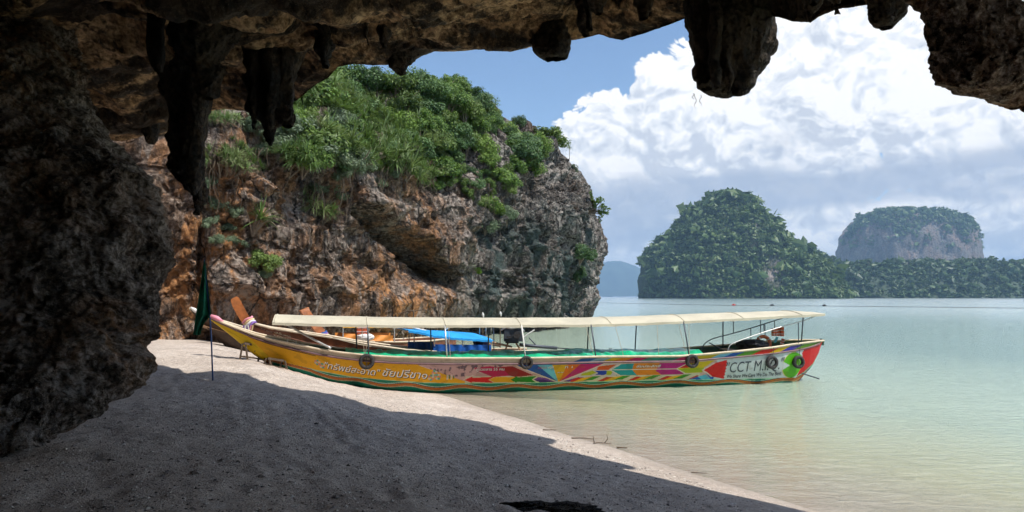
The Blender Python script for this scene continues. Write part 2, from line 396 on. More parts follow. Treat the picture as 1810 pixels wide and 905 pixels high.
# ================================================================== ground and water
def shore_s(x, y):
    yy = np.minimum(y, 30.0)
    return -.886*(x-3.17)-.464*(yy-7.9)
def ground_z(x, y):
    s = shore_s(x, y)
    s = s+.15+.025*np.sin(y*2.3+1)
    land = np.interp(s, [0, .74, 1.68, 2.4, 3.1, 4, 5, 6.5, 8, 14, 60], [0, .045, .15, .31, .53, .80, .90, .93, .96, 1.05, 1.4])
    near = np.interp(s, [0, .74, 1.68, 2.4, 3.1, 4, 5, 6.5, 8, 14, 60], [0, .075, .16, .24, .34, .46, .60, .76, .86, 1.0, 1.4])
    k = np.clip((y-9)/7, 0, 1); k = k*k*(3-2*k)
    land = near*(1-k)+land*k
    sea = -np.interp(-s, [0, .5, 2, 5, 12, 40, 200, 3000], [0, .04, .16, .42, .95, 2.6, 5, 9])
    return np.where(s > 0, land, sea)
def axis(lo, hi, step, far, nfar):
    a = np.arange(lo, hi+1e-6, step); g = np.geomspace(step*1.5, far, nfar)
    return np.concatenate([(lo-g)[::-1], a, hi+g])
gx = axis(-8, 6.5, .05, 8500, 34); gy = axis(3.6, 20, .05, 8500, 34)
X, Y = np.meshgrid(gx, gy, indexing='ij'); Z = ground_z(X, Y)
pp = np.stack([X, Y, X*0], -1).reshape(-1, 3)
near = (np.exp(-np.maximum(np.hypot(X, Y-9)-14, 0)**2/30)).ravel()
ang = np.stack([pp[:, 0]*.886+pp[:, 1]*.464, -pp[:, 0]*.464+pp[:, 1]*.886, pp[:, 2]], -1)   # across / along the shore
rel = fbm(pp*.9, 4)*.055+ridged(ang*np.array([3.0, .9, 1]), 4)*.018+fbm(pp*6, 3)*.022
# drag furrows and footprints in the sand
def furrow(p, pts, w, dpt):
    out = np.zeros(len(p)); pts = np.array(pts)
    for a, b in zip(pts[:-1], pts[1:]):
        ab = b-a; tt = np.clip(((p[:, :2]-a)@ab)/(ab@ab), 0, 1); dd = np.linalg.norm(p[:, :2]-(a+tt[:, None]*ab), axis=1)
        out = np.minimum(out, -dpt*np.exp(-(dd/w)**2)+dpt*.55*np.exp(-((dd-1.9*w)/(w*.8))**2))
    return out
def on_sand(px, py):
    k = (452.5-py)/F; dy = np.linspace(4, 40, 4000)
    zz = zfor(dy, py); dep = dy*cT+(zz-CAMZ)*sT; xx = (px-905)/F*dep
    i = np.argmin(np.abs(zz-ground_z(xx, dy))); return np.array([xx[i], dy[i]])
tracks = [[(552, 722), (565, 745), (588, 760), (596, 780), (640, 800), (700, 812)], [(575, 728), (606, 748), (628, 778), (640, 792)], [(612, 745), (640, 760), (655, 775)]]
for tr in tracks: rel += furrow(pp, [on_sand(*q) for q in tr], .035, .022)
for _ in range(60):
    c = np.array([rng.uniform(-6, .5), rng.uniform(5, 12)])
    d2 = ((pp[:, 0]-c[0])/.10)**2+((pp[:, 1]-c[1])/.15)**2
    rel += -.022*np.exp(-d2)+.010*np.exp(-(np.sqrt(d2)-1.6)**2*3)
sG = shore_s(X, Y).ravel()
rel *= np.clip(sG*.7, 0, 1)
rel += (fbm(ang*np.array([1.5, .6, 1]), 2)*.02)*np.clip(-sG, 0, 1)
# hollow scooped out beside the dark rock at the bottom edge
hc = on_sand(960, 900); rel -= .09*np.exp(-(((pp[:, 0]-hc[0])/.32)**2+((pp[:, 1]-hc[1])/.16)**2))
Zf = Z.ravel()+rel*near
gm = new_mesh('ground', np.stack([X.ravel(), Y.ravel(), Zf], -1), grid_faces(len(gx), len(gy)))
cz = np.clip(.5+1.3*fbm(ang*np.array([.9, .35, 1]), 4)+.55*np.clip(sG-1.6, -1, .4), 0, 1)
set_float(gm, 'coarse', cz)
link('ground', gm, M['sand'], kind='structure')
wx = axis(-14, 14, .25, 8500, 40); wy = axis(3, 34, .25, 8500, 40)
X, Y = np.meshgrid(wx, wy, indexing='ij')
wm = new_mesh('sea', np.stack([X.ravel(), Y.ravel(), 0*X.ravel()], -1), grid_faces(len(wx), len(wy)))
set_float(wm, 'depth', -ground_z(X, Y).ravel())
link('sea', wm, M['water'], kind='structure')

# ================================================================== the cave we look out of
def resample(pts, n, weight=None):
    pts = np.array(pts, float); L = np.r_[0, np.cumsum(np.linalg.norm(np.diff(pts, axis=0), axis=1) if weight is None else weight)]
    tt = np.linspace(0, L[-1], n); return np.stack([np.interp(tt, L, pts[:, k]) for k in range(pts.shape[1])], -1)
rim_px = [(60, 240, 17.6), (230, 246, 16.8), (262, 236, 16.5), (290, 240, 16.2), (330, 214, 15.6), (358, 200, 15), (395, 192, 14.7), (430, 196, 14.3), (470, 196, 13.6), (505, 182, 13.1), (525, 178, 12.7),
          (545, 160, 12.2), (560, 148, 12), (580, 138, 11.7), (597, 119, 11.65), (625, 113, 11.6), (660, 116, 11.75), (700, 114, 11.8), (728, 108, 11.8), (745, 98, 11.7), (765, 90, 11.5), (800, 89, 11.4), (850, 86, 11.3),
          (900, 88, 11.2), (948, 80, 11.1), (1005, 73, 11), (1035, 67, 11), (1060, 61, 11), (1080, 68, 10.9), (1100, 71, 10.9), (1130, 62, 10.7), (1150, 55, 10.6), (1180, 45, 10.4), (1215, 32, 10.2), (1345, 27, 9.8),
          (1375, 30, 9.5), (1400, 38, 9.2), (1432, 40, 8.9), (1447, 30, 8.8), (1475, 18, 8.6), (1510, 14, 8.4), (1545, 8, 8.2), (1600, -6, 7.8)]
rim = [P(*q) for q in rim_px]
rim = [np.array([-15, 18.5, 5.6])]+rim+[np.array(q) for q in ((5.3, 7.0, 5.9), (6.4, 6.1, 6.1), (7.6, 4, 6.2), (8.6, 1, 6.2), (9, -3, 6), (8.5, -7, 5))]
wts = [400]+[abs(b[0]-a[0]) for a, b in zip(rim_px[:-1], rim_px[1:])]+[150, 60, 60, 60, 60, 60]
NU, NI, NO = 980, 200, 40
E = resample(rim, NU, np.array(wts, float))
q = np.linspace(0, 1, NU)
rear = np.stack([-14+20*q, -7+0*q], -1)
rows = []
for w in (np.linspace(1, 0, NI)**1.7):
    xy = E[:, :2]*(1-w)+rear*w
    zt = 6.6 if w < .75 else 6.6-7.2*((w-.75)/.25)
    z = E[:, 2]*(1-min(1, w*3.2))+zt*min(1, w*3.2)
    z = z+.20*np.sin(min(1, w*9)*math.pi)
    rows.append(np.stack([xy[:, 0], xy[:, 1], z], -1))
inw = rear-E[:, :2]; inw /= np.linalg.norm(inw, axis=1)[:, None]
for w in np.linspace(0, 1, NO+1)[1:]:
    h = 5.5*w**1.5; off = -.12*math.sin(min(1, w*6)*math.pi)+h*.62+max(0, w-.7)*12
    rows.append(np.stack([E[:, 0]+inw[:, 0]*off, E[:, 1]+inw[:, 1]*off, E[:, 2]+min(h, 3.4)], -1))
V = np.stack(rows, 1)
Pn = V.reshape(-1, 3); N = grid_normals(V).reshape(-1, 3)
if N[NI//2].dot([0, 0, -1]) < 0: N = -N
jj = np.tile(np.arange(NI+NO), NU)
edge = np.clip(np.abs(jj-(NI-1))/14.0, .22, 1)
flat = Pn*np.array([1, 1, .4])
big = fbm(flat*.30+3, 2)*.75+fbm(flat*np.array([.7, 1.0, 1]), 3)*.28
ledge = fbm(flat*np.array([.45, 1.3, 1])+9, 3); ledge = (np.floor(ledge*7)+np.clip((ledge*7-np.floor(ledge*7)-.5)*6, 0, 1))/7*.42
pit = ridged(Pn*np.array([1.6, 2.6, 2]), 4)*.045+ridged(Pn*9, 3)*.022
D = (big+ledge)*np.where(jj < NI, np.clip((NI-1-jj)/34., 0, 1), edge*.5)+pit*edge*1.0-.02
Pn = Pn+N*D[:, None]
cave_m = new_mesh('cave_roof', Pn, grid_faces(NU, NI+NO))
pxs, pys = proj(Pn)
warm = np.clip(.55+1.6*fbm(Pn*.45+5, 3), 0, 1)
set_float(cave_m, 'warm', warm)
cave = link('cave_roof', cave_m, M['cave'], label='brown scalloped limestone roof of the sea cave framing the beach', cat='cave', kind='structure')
del cave['category'], cave['label']

def rock_loft(name, rings, mat, nseg=260, nrow=220, amp=.1, warm=.3, parent=None, k=3.2, flute=.0, smooth=True, group=None):
    """rings: (cx, cy, z, rx, ry) from bottom to top -> closed displaced rock body"""
    rg = np.array(rings, float)
    tt = np.linspace(0, len(rg)-1, nrow); r = np.stack([np.interp(tt, np.arange(len(rg)), rg[:, i]) for i in range(5)], -1)
    for i in range(3, 5): r[:, i] = np.maximum(r[:, i], .01)
    a = np.linspace(0, 2*np.pi, nseg, endpoint=False)
    V = np.stack([r[None, :, 0]+np.cos(a)[:, None]*r[None, :, 3], r[None, :, 1]+np.sin(a)[:, None]*r[None, :, 4], np.broadcast_to(r[None, :, 2], (nseg, nrow))], -1)
    Q = V.reshape(-1, 3)
    N = np.stack([np.cos(a)[:, None]/r[None, :, 3], np.sin(a)[:, None]/r[None, :, 4], 0*V[..., 0]+.0], -1); N /= np.linalg.norm(N, axis=-1, keepdims=True)
    N = N.reshape(-1, 3)
    d = fbm(Q*k*.35+2, 3)*amp*1.6+ridged(Q*np.array([1, 1, .35 if flute else 1])*k, 4)*amp+ridged(Q*k*3.6+4, 3)*amp*.28-amp*1.1
    vec = np.stack([fbm(Q*k*1.3+50, 3), fbm(Q*k*1.3+90, 3), fbm(Q*k*1.3+130, 3)], -1)*amp*.9
    Q = Q+N*d[:, None]+vec
    nb = len(Q); cb = Q.reshape(nseg, nrow, 3)[:, 0].mean(0); ct = Q.reshape(nseg, nrow, 3)[:, -1].mean(0)
    Q = np.vstack([Q, cb, ct])
    fq = grid_faces(nseg, nrow, True); ii = np.arange(nseg); j2 = (ii+1) % nseg
    capb = np.stack([ii*nrow, np.full(nseg, nb), np.full(nseg, nb), j2*nrow], -1)
    m = bpy.data.meshes.new(name)
    m = new_mesh(name, Q, fq, smooth)
    set_float(m, 'warm', np.clip(warm+1.2*fbm(Q*.8+7, 3), 0, 1))
    return link(name, m, mat, parent)
# the great pillar on the left: rings from the photo's outline, front face at d, leaning out over the sand
pil = [(812, 40, 6.3, .5, .25), (800, 90, 6.35, 1.4, .5), (775, 135, 6.4, 2.0, .7), (735, 178, 6.5, 2.3, .8), (712, 205, 6.5, 2.4, .85), (690, 238, 6.6, 2.6, .9), (660, 262, 6.7, 2.8, 1.0), (630, 275, 6.8, 2.9, 1.1), (605, 296, 6.9, 3.0, 1.2),
       (575, 302, 7.0, 3.1, 1.3), (550, 298, 7.1, 3.1, 1.35), (520, 292, 7.2, 3.1, 1.4), (490, 306, 7.3, 3.2, 1.5), (450, 322, 7.4, 3.2, 1.5), (400, 316, 7.6, 3.3, 1.5), (350, 300, 7.8, 3.3, 1.5), (300, 270, 8.0, 3.3, 1.5),
       (262, 238, 8.2, 3.3, 1.5), (225, 175, 8.4, 3.3, 1.6), (200, 145, 8.5, 3.2, 1.6), (150, 140, 8.6, 3.2, 1.7), (100, 110, 8.7, 3.2, 1.8), (40, 60, 8.9, 3.4, 2.2), (-60, 80, 9.2, 4.5, 3), (-140, 150, 9.4, 6, 4)]
rings = []
for py, px, d, rx, ry in pil:
    px -= np.interp(py, [40, 120, 215, 290, 350, 500, 600, 640, 700, 812], [60, 75, 70, 80, 92, 106, 112, 100, 85, 60]); p = P(px, py, d+ry*.55); rings.append((p[0]-rx*.97, d+ry, p[2], rx, ry))
rings = [(rings[0][0], rings[0][1], rings[0][2]-.5, .4, .2)]+rings
rock_loft('rock_pillar', rings, M['pillar'], 640, 400, .15, .35, cave, 2.0)
# side wall of the cave behind the pillar and an unseen back wall added to keep sky light out
V = []
for y in np.linspace(-9, 18.5, 160):
    for z in np.linspace(-.5, 8, 70):
        V.append((np.interp(y, [-9, 4, 8, 12, 18.5], [-7.5, -7.2, -7.6, -9.6, -14])-.7*math.sin(z/8*math.pi), y, z))
V = np.array(V).reshape(160, 70, 3); Nn = grid_normals(V).reshape(-1, 3); Q = V.reshape(-1, 3)
Q = Q+Nn*(ridged(Q*.5, 4)*.45+ridged(Q*2, 3)*.1)[:, None]
m = new_mesh('cave_side_wall', Q, grid_faces(160, 70)); set_float(m, 'warm', np.full(len(Q), .3)); link('cave_side_wall', m, M['pillar'], cave)
V = np.array([(x, -8.2+.5*math.sin(z), z) for x in np.linspace(-9, 10, 60) for z in np.linspace(-.5, 8, 40)]).reshape(60, 40, 3)
Q = V.reshape(-1, 3); Q = Q+grid_normals(V).reshape(-1, 3)*(ridged(Q*.5, 3)*.4)[:, None]
m = new_mesh('unseen_back_wall', Q, grid_faces(60, 40)); set_float(m, 'warm', np.full(len(Q), .3)); link('unseen_back_wall', m, M['pillar'], cave)

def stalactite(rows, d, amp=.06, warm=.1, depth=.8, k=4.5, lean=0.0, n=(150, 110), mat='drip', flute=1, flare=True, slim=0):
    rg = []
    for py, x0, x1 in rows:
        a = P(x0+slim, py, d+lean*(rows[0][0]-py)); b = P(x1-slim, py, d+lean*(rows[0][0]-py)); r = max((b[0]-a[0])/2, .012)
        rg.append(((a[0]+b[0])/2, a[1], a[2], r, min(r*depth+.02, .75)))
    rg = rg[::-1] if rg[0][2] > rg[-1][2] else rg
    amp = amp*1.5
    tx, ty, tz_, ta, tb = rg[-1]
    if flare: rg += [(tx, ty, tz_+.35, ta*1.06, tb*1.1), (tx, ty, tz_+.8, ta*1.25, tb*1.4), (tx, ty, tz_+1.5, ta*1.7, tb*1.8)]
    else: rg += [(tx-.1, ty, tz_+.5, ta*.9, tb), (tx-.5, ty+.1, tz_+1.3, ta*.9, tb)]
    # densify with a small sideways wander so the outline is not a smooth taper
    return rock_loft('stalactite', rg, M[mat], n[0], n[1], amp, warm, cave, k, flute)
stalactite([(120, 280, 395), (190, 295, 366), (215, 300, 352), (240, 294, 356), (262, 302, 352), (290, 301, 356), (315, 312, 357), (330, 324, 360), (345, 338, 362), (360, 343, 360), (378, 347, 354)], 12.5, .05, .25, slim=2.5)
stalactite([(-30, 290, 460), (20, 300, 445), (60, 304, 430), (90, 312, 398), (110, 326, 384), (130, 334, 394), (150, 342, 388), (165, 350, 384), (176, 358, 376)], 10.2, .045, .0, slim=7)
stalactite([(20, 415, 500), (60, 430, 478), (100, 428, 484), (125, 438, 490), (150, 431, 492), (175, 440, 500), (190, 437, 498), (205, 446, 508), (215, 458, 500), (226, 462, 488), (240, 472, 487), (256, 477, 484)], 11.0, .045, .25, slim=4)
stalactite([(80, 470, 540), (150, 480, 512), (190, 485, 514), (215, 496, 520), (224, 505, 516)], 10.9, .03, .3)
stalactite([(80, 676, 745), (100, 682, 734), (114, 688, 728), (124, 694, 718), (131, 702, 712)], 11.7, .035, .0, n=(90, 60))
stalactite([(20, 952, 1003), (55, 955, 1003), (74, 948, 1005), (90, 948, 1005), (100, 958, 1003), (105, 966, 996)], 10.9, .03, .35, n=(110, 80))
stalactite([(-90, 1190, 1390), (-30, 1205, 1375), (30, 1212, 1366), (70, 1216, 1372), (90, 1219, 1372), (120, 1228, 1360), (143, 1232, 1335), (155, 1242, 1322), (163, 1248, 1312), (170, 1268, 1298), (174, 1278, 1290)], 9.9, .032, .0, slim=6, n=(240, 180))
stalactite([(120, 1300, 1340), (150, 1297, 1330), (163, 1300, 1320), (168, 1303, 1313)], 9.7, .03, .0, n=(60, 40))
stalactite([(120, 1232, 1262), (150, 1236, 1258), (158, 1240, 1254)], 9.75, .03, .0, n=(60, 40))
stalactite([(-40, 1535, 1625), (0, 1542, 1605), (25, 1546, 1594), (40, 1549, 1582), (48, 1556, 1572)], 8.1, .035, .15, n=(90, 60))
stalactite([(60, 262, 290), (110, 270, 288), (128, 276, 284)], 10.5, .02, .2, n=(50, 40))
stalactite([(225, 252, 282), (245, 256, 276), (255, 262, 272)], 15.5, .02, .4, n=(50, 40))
# small teeth and stubs breaking up the ceiling between the large ones
rt = np.random.default_rng(41)
for _ in range(15):
    x0 = rt.choice([rt.uniform(240, 700), rt.uniform(1010, 1210), rt.uniform(1380, 1540)]); yb = seg(x0, [(q_[0], q_[1]) for q_ in rim_px]); dd = seg(x0, [(q_[0], q_[2]) for q_ in rim_px]); up_ = rt.uniform(8, 60); d_ = dd-rt.uniform(.2, .5)-up_*.02
    w_ = rt.uniform(5, 15); L_ = rt.uniform(10, 30); lean_ = rt.uniform(-5, 5)
    stalactite([(yb-up_-8, x0-w_, x0+w_), (yb-up_, x0-w_*.7, x0+w_*.75), (yb-up_+L_*.4, x0-w_*.5+lean_*.5, x0+w_*.45+lean_*.5), (min(yb-up_+L_, yb+6), x0-w_*.15+lean_, x0+w_*.12+lean_)], d_, .03, rt.uniform(0, .5), n=(36, 36))
for px0, px1, yy, L0, dd in ((342, 354, 325, 34, 12.4), (440, 500, 190, 40, 10.9), (1238, 1325, 142, 20, 9.8)):
    for _ in range(2):
        x0 = rt.uniform(px0, px1); L_ = L0*rt.uniform(.5, 1); w_ = rt.uniform(4, 9)
        stalactite([(yy-14, x0-w_*1.4, x0+w_*1.4), (yy, x0-w_, x0+w_), (yy+L_*.6, x0-w_*.5, x0+w_*.5), (yy+L_, x0-w_*.12, x0+w_*.12)], dd-rt.uniform(.1, .35), .025, .1, n=(36, 40))
# right-hand curtain that swings out over the water
stalactite([(-110, 1545, 1700), (-50, 1592, 1722), (0, 1620, 1750), (30, 1636, 1782), (60, 1650, 1812), (90, 1650, 1822), (120, 1672, 1836), (140, 1682, 1842), (155, 1700, 1846), (170, 1745, 1846), (183, 1778, 1840), (193, 1795, 1825)], 6.0, .04, .55, .7, 4.0, n=(320, 240), mat='pillar', flute=1, flare=False)
# hanging rootlets below the big pendant
mb = MB()
for x0, y0, L in ((1229, 166, 26), (1238, 168, 20), (1225, 165, 12)):
    pts = [P(x0+2.2*math.sin(k*1.3+x0), y0+L*k/7, 9.9) for k in range(8)]
    mb.tube(pts, [.004]*5+[.003, .002, .001], 5)
mb.build('hanging_roots', M['wood_bark'], label='thin dry rootlets dangling below the big dark stalactite', cat='roots')

# ================================================================== headland cliff
base_pts = [(-22, 17, 0), (-17, 21, 150)]+[(*P(px, 524, d)[:2], w) for px, d, w in ((290, 25, 290), (400, 26.5, 400), (500, 29, 500), (600, 32, 600), (700, 37, 700), (800, 43, 800), (870, 47, 870), (940, 51.5, 940), (1000, 57, 1000), (1038, 63, 1045))]+[(7.4, 67, 1062), (7.2, 72, 1075), (3, 79, 1090), (-8, 86, 1110), (-26, 88, 1130), (-45, 86, 1150)]
sp_ = spline(base_pts, 3000)
wt = sp_[:, 2]; NUc, NVc = 1050, 330
tgt = np.concatenate([np.linspace(0, 280, 60, endpoint=False), np.linspace(280, 1070, 900, endpoint=False), np.linspace(1070, 1150, 90)])
wt = np.maximum.accumulate(wt)+np.arange(len(wt))*1e-6
B = np.stack([np.interp(tgt, wt, sp_[:, 0]), np.interp(tgt, wt, sp_[:, 1])], -1)
T = np.gradient(B, axis=0); ker = np.ones(41)/41
T = np.stack([np.convolve(np.pad(T[:, k]/np.linalg.norm(T, axis=1), 20, 'edge'), ker, 'valid') for k in (0, 1)], -1)
T /= np.linalg.norm(T, axis=1)[:, None]; OUT = np.stack([T[:, 1], -T[:, 0]], -1)
Zw = np.interp(tgt, [0, 150, 300, 450, 600, 700, 780, 850, 900, 960, 1020, 1050, 1080, 1150], [7, 7, 7.2, 7.0, 7.6, 8.4, 9.0, 10.3, 11.6, 12.4, 12.9, 12.6, 12.0, 9])
Zt = np.interp(tgt, [0, 150, 300, 450, 600, 700, 780, 850, 900, 960, 1020, 1050, 1080, 1150], [10, 10, 10.5, 11.4, 12.4, 12.6, 12.9, 12.9, 13.2, 13.4, 13.4, 13.0, 12.6, 11])
V = np.zeros((NUc, NVc, 3)); nW = 235
for j in range(NVc):
    if j < nW:
        w = j/(nW-1); z = -1.2+(Zw+1.2)*w
        o = np.interp(z, [-1.2, .3, .9, 2.2, 4.5, 7, 10, 13], [-.9, -1.0, -.75, .1, .45, .2, -.6, -1.8])
        tip = np.interp(z, [-1.2, .4, .9, 3.5, 5, 6.8, 8.6, 11.0, 12.2, 13.3], [-1.2, -1.3, -.7, -.6, -.1, .35, .0, -1.0, -1.6, -2.9])
        kt = np.interp(tgt, [930, 1000], [0, 1]); o = o*(1-kt)+tip*kt
    else:
        w = (j-nW+1)/(NVc-nW); ow = min(1, w*2.2)
        z = Zw+(Zt-Zw)*math.sin(ow*math.pi/2)
        o = np.interp(Zw, [7, 13], [.2, -1.8])-(w**1.1)*np.interp(tgt, [0, 300, 800, 1000, 1150], [18, 18, 16, 8, 14])
        if w > .55: z = z-(w-.55)*1.5
        tipo = np.interp(Zw, [11.0, 12.2, 13.3], [-.5, -1.2, -2.6])-(w**1.1)*8
        o = o*(1-kt)+tipo*kt
    V[:, j, 0] = B[:, 0]+OUT[:, 0]*o; V[:, j, 1] = B[:, 1]+OUT[:, 1]*o; V[:, j, 2] = z
Q = V.reshape(-1, 3); N = grid_normals(V).reshape(-1, 3)
ctr = N.reshape(NUc, NVc, 3)[500, 100]
if ctr[0]*OUT[500, 0]+ctr[1]*OUT[500, 1] < 0: N = -N
px_, py_ = proj(Q)
U = np.repeat(tgt, NVc)
visf = (U < 1075)
def gauss(px, py, cx, cy, rx, ry): return np.exp(-((px-cx)/rx)**2-((py-cy)/ry)**2)
rightk = np.clip((U-740)/90, 0, 1)
fl = Q*np.array([1, 1, .28])
d = ridged(Q*.22+2, 3)*1.05+ridged(fl*.6+5, 4)*.62*(.4+.6*rightk)+fbm(Q*.7, 4)*.7
d += ridged(Q*2.1+8, 4)*.16*(.6+.9*rightk)+ridged(Q*6.5+8, 3)*.05*(.6+.8*rightk)
slab = np.interp(px_, [560, 600, 640, 700, 760], [352, 376, 400, 440, 480]); inx = np.clip((px_-578)/25, 0, 1)*np.clip((772-px_)/18, 0, 1)*visf
dy = py_-slab
d += inx*(1.0*np.exp(-(np.minimum(dy, 0)/42)**2)*(dy < 0)-2.4*np.exp(-((dy-14)/13)**2)*(dy >= 0)*1.0)
d += visf*(1.0*gauss(px_, py_, 680, 522, 85, 40)-1.2*gauss(px_, py_, 730, 478, 40, 16)+.9*gauss(px_, py_, 770, 400, 40, 55)-1.1*gauss(px_, py_, 812, 400, 14, 90)-.9*gauss(px_, py_, 940, 345, 30, 30)+.8*gauss(px_, py_, 1000, 330, 30, 40)+.7*gauss(px_, py_, 930, 420, 45, 50)-1.0*gauss(px_, py_, 975, 545, 40, 14)-.8*gauss(px_, py_, 440, 300, 12, 60)-.8*gauss(px_, py_, 345, 480, 8, 70)+.5*gauss(px_, py_, 400, 480, 40, 40))
# rock weathers into stepped blocks
step = fbm(Q*np.array([.5, .5, .9])+31, 3); step = np.round(step*6)/6; d += step*(.5+.35*rightk); st2 = fbm(Q*np.array([1.3, 1.3, 1.9])+61, 3); d += np.round(st2*5)/5*(.08+.20*rightk)
vec = np.stack([fbm(Q*1.4+50, 3), fbm(Q*1.4+90, 3), fbm(Q*1.4+130, 3)], -1)*.28
tipk = np.clip((U-985)/45, 0, 1)
Q = Q+N*(d*(1-.55*tipk)-.45)[:, None]+vec
cliff_m = new_mesh('headland_cliff', Q, grid_faces(NUc, NVc))
warm = np.interp(px_, [280, 330, 420, 480, 560, 700, 775, 800], [1, 1, .8, .5, .5, .6, .35, .05])
warm = warm*np.clip((py_-215)/60, .15, 1)
warm = np.maximum(warm, 1.15*gauss(px_, py_, 650, 515, 110, 50)*(px_ < 770))
warm = warm*np.where(py_ < 330, .7, 1); warm += .2*fbm(Q*.6, 3)
set_float(cliff_m, 'warm', np.clip(warm, 0, 1))
set_float(cliff_m, 'green', np.clip((px_-730)/80, 0, 1)*np.clip((py_-360)/70, 0, 1)*np.clip((1035-px_)/30, 0, 1))
link('headland_cliff', cliff_m, M['cliff'], kind='structure')
cave['kind'] = 'structure'
CL_P = Q.reshape(NUc, NVc, 3); CL_N = grid_normals(CL_P)
if CL_N[500, 100, 0]*OUT[500, 0]+CL_N[500, 100, 1]*OUT[500, 1] < 0: CL_N = -CL_N
CL_px, CL_py = proj(CL_P)

# ================================================================== distant islands
def leaf_cloud(n, size, spread, seedk, up=.4, w=.55, thick=0.0):
    """n rhombic leaves spread through a set of small lobes"""
    r = np.random.default_rng(seedk)
    lob = r.normal(size=(spread['lobes'], 3)); lob /= np.linalg.norm(lob, axis=1)[:, None]; lob *= r.uniform(.35, .85, (len(lob), 1)); lob[:, 2] = np.abs(lob[:, 2])*.9-.08
    lr = r.uniform(.22, .42, len(lob)); i = r.integers(0, len(lob), n)
    dirn = r.normal(size=(n, 3)); dirn /= np.linalg.norm(dirn, axis=1)[:, None]
    c = lob[i]+dirn*(lr[i]*r.uniform(.55, 1.08, n))[:, None]; c *= np.array(spread.get('squash', (1, 1, .8)))
    nrm = dirn+np.array([0, 0, up])+r.normal(size=(n, 3))*.45; nrm /= np.linalg.norm(nrm, axis=1)[:, None]
    t1 = np.cross(nrm, r.normal(size=(n, 3))); t1 /= np.linalg.norm(t1, axis=1)[:, None]; t2 = np.cross(nrm, t1)
    s = (size*r.uniform(.6, 1.35, n))[:, None]
    V = np.stack([c-t1*s, c+t2*s*w-nrm*s*.12, c+t1*s, c-t2*s*w-nrm*s*.12], 1).reshape(-1, 3)
    Fa = np.arange(4*n).reshape(n, 4); tone = np.repeat(np.clip(r.normal(.45, .2, n)+.25*(r.random(len(lob))[i]-.5), 0, 1), 4)
    return V, Fa, tone
def leaf_mesh(name, parts, mat):
    V = np.concatenate([p[0] for p in parts]); tone = np.concatenate([p[2] for p in parts]); off = 0; Fs = []
    for p in parts: Fs.append(p[1]+off); off += len(p[0])
    m = new_mesh(name, V, np.concatenate(Fs), False); set_float(m, 'tone', tone); m.materials.append(mat); return m
def scatter_cloud(name, pts, sizes, mat, n=22, leaf=.34, seedk=3, **kw):
    """many small canopies joined into one wood (nobody could count it)"""
    tm = [leaf_cloud(n, leaf, dict(lobes=6), 100+k, .5) for k in range(5)]; r = np.random.default_rng(seedk)
    out = []
    for p, s in zip(pts, sizes):
        V, Fa, to = tm[r.integers(0, 5)]; a = r.uniform(0, 6.28); c, sn = math.cos(a), math.sin(a)
        W_ = V@np.array([[c, sn, 0], [-sn, c, 0], [0, 0, 1]])*s+p
        out.append((W_, Fa, np.clip(to*.5+r.uniform(0, .62), 0, 1)))
    return link(name, leaf_mesh(name, out, mat), None, **kw)
def island(name, d, outline, base_y, depth, nxy=(220, 150), rockf=None, amp=6, seed=0, pw=3.2):
    """hill whose skyline at distance d follows the outline; rounded in plan, sheer near the water"""
    xs = [P(px, 524, d)[0] for px, _ in outline]; zs = [zfor(d, py) for _, py in outline]
    nx, ny = nxy; u = np.linspace(0, 1, nx); X = np.interp(u, [0, 1], [xs[0], xs[-1]]); H = np.interp(X, xs, zs)
    v = np.linspace(0, 1, ny)
    VV = np.zeros((nx, ny, 3))
    for j, vv in enumerate(v):
        a = vv*2-1; prof = (1-abs(a)**5.5) if rockf else (1-abs(a)**pw)
        VV[:, j, 0] = X; VV[:, j, 1] = d+a*depth*(.35+.65*np.clip(np.minimum(u, 1-u)*5, 0, 1)); VV[:, j, 2] = -2+(H+2)*prof
    Qi = VV.reshape(-1, 3); Ni = grid_normals(VV).reshape(-1, 3); Ni *= np.sign(Ni[:, 2:3]+1e-6)
    Qi = Qi+Ni*((ridged(Qi/(amp*7)+seed, 3)*.9+ridged(Qi/(amp*1.8)+seed, 3)*.35-.9)*amp)[:, None]
    m = new_mesh(name, Qi, grid_faces(nx, ny)); set_float(m, 'warm', np.clip(.4+fbm(Qi/30, 3), 0, 1))
    return m, Qi.reshape(nx, ny, 3), Ni.reshape(nx, ny, 3)
def wood(name, G, Nn, count, size, mat, keep, seedk, label, n=22, leaf=.36):
    r = np.random.default_rng(seedk); nx, ny = G.shape[:2]; pts = []; sz = []
    i = r.integers(0, nx, count*4); j = r.integers(0, int(ny*.62), count*4)
    Pq = G[i, j]; px, py = proj(Pq); ok = keep(px, py, r, Pq) & (Pq[:, 2] > 1)
    Pq = Pq[ok][:count]; s = size*r.lognormal(-.12, .48, len(Pq))
    return scatter_cloud(name, Pq-Nn[i, j][ok][:count]*0, s, mat, n, leaf, seedk, label=label, cat='forest', kind='stuff')
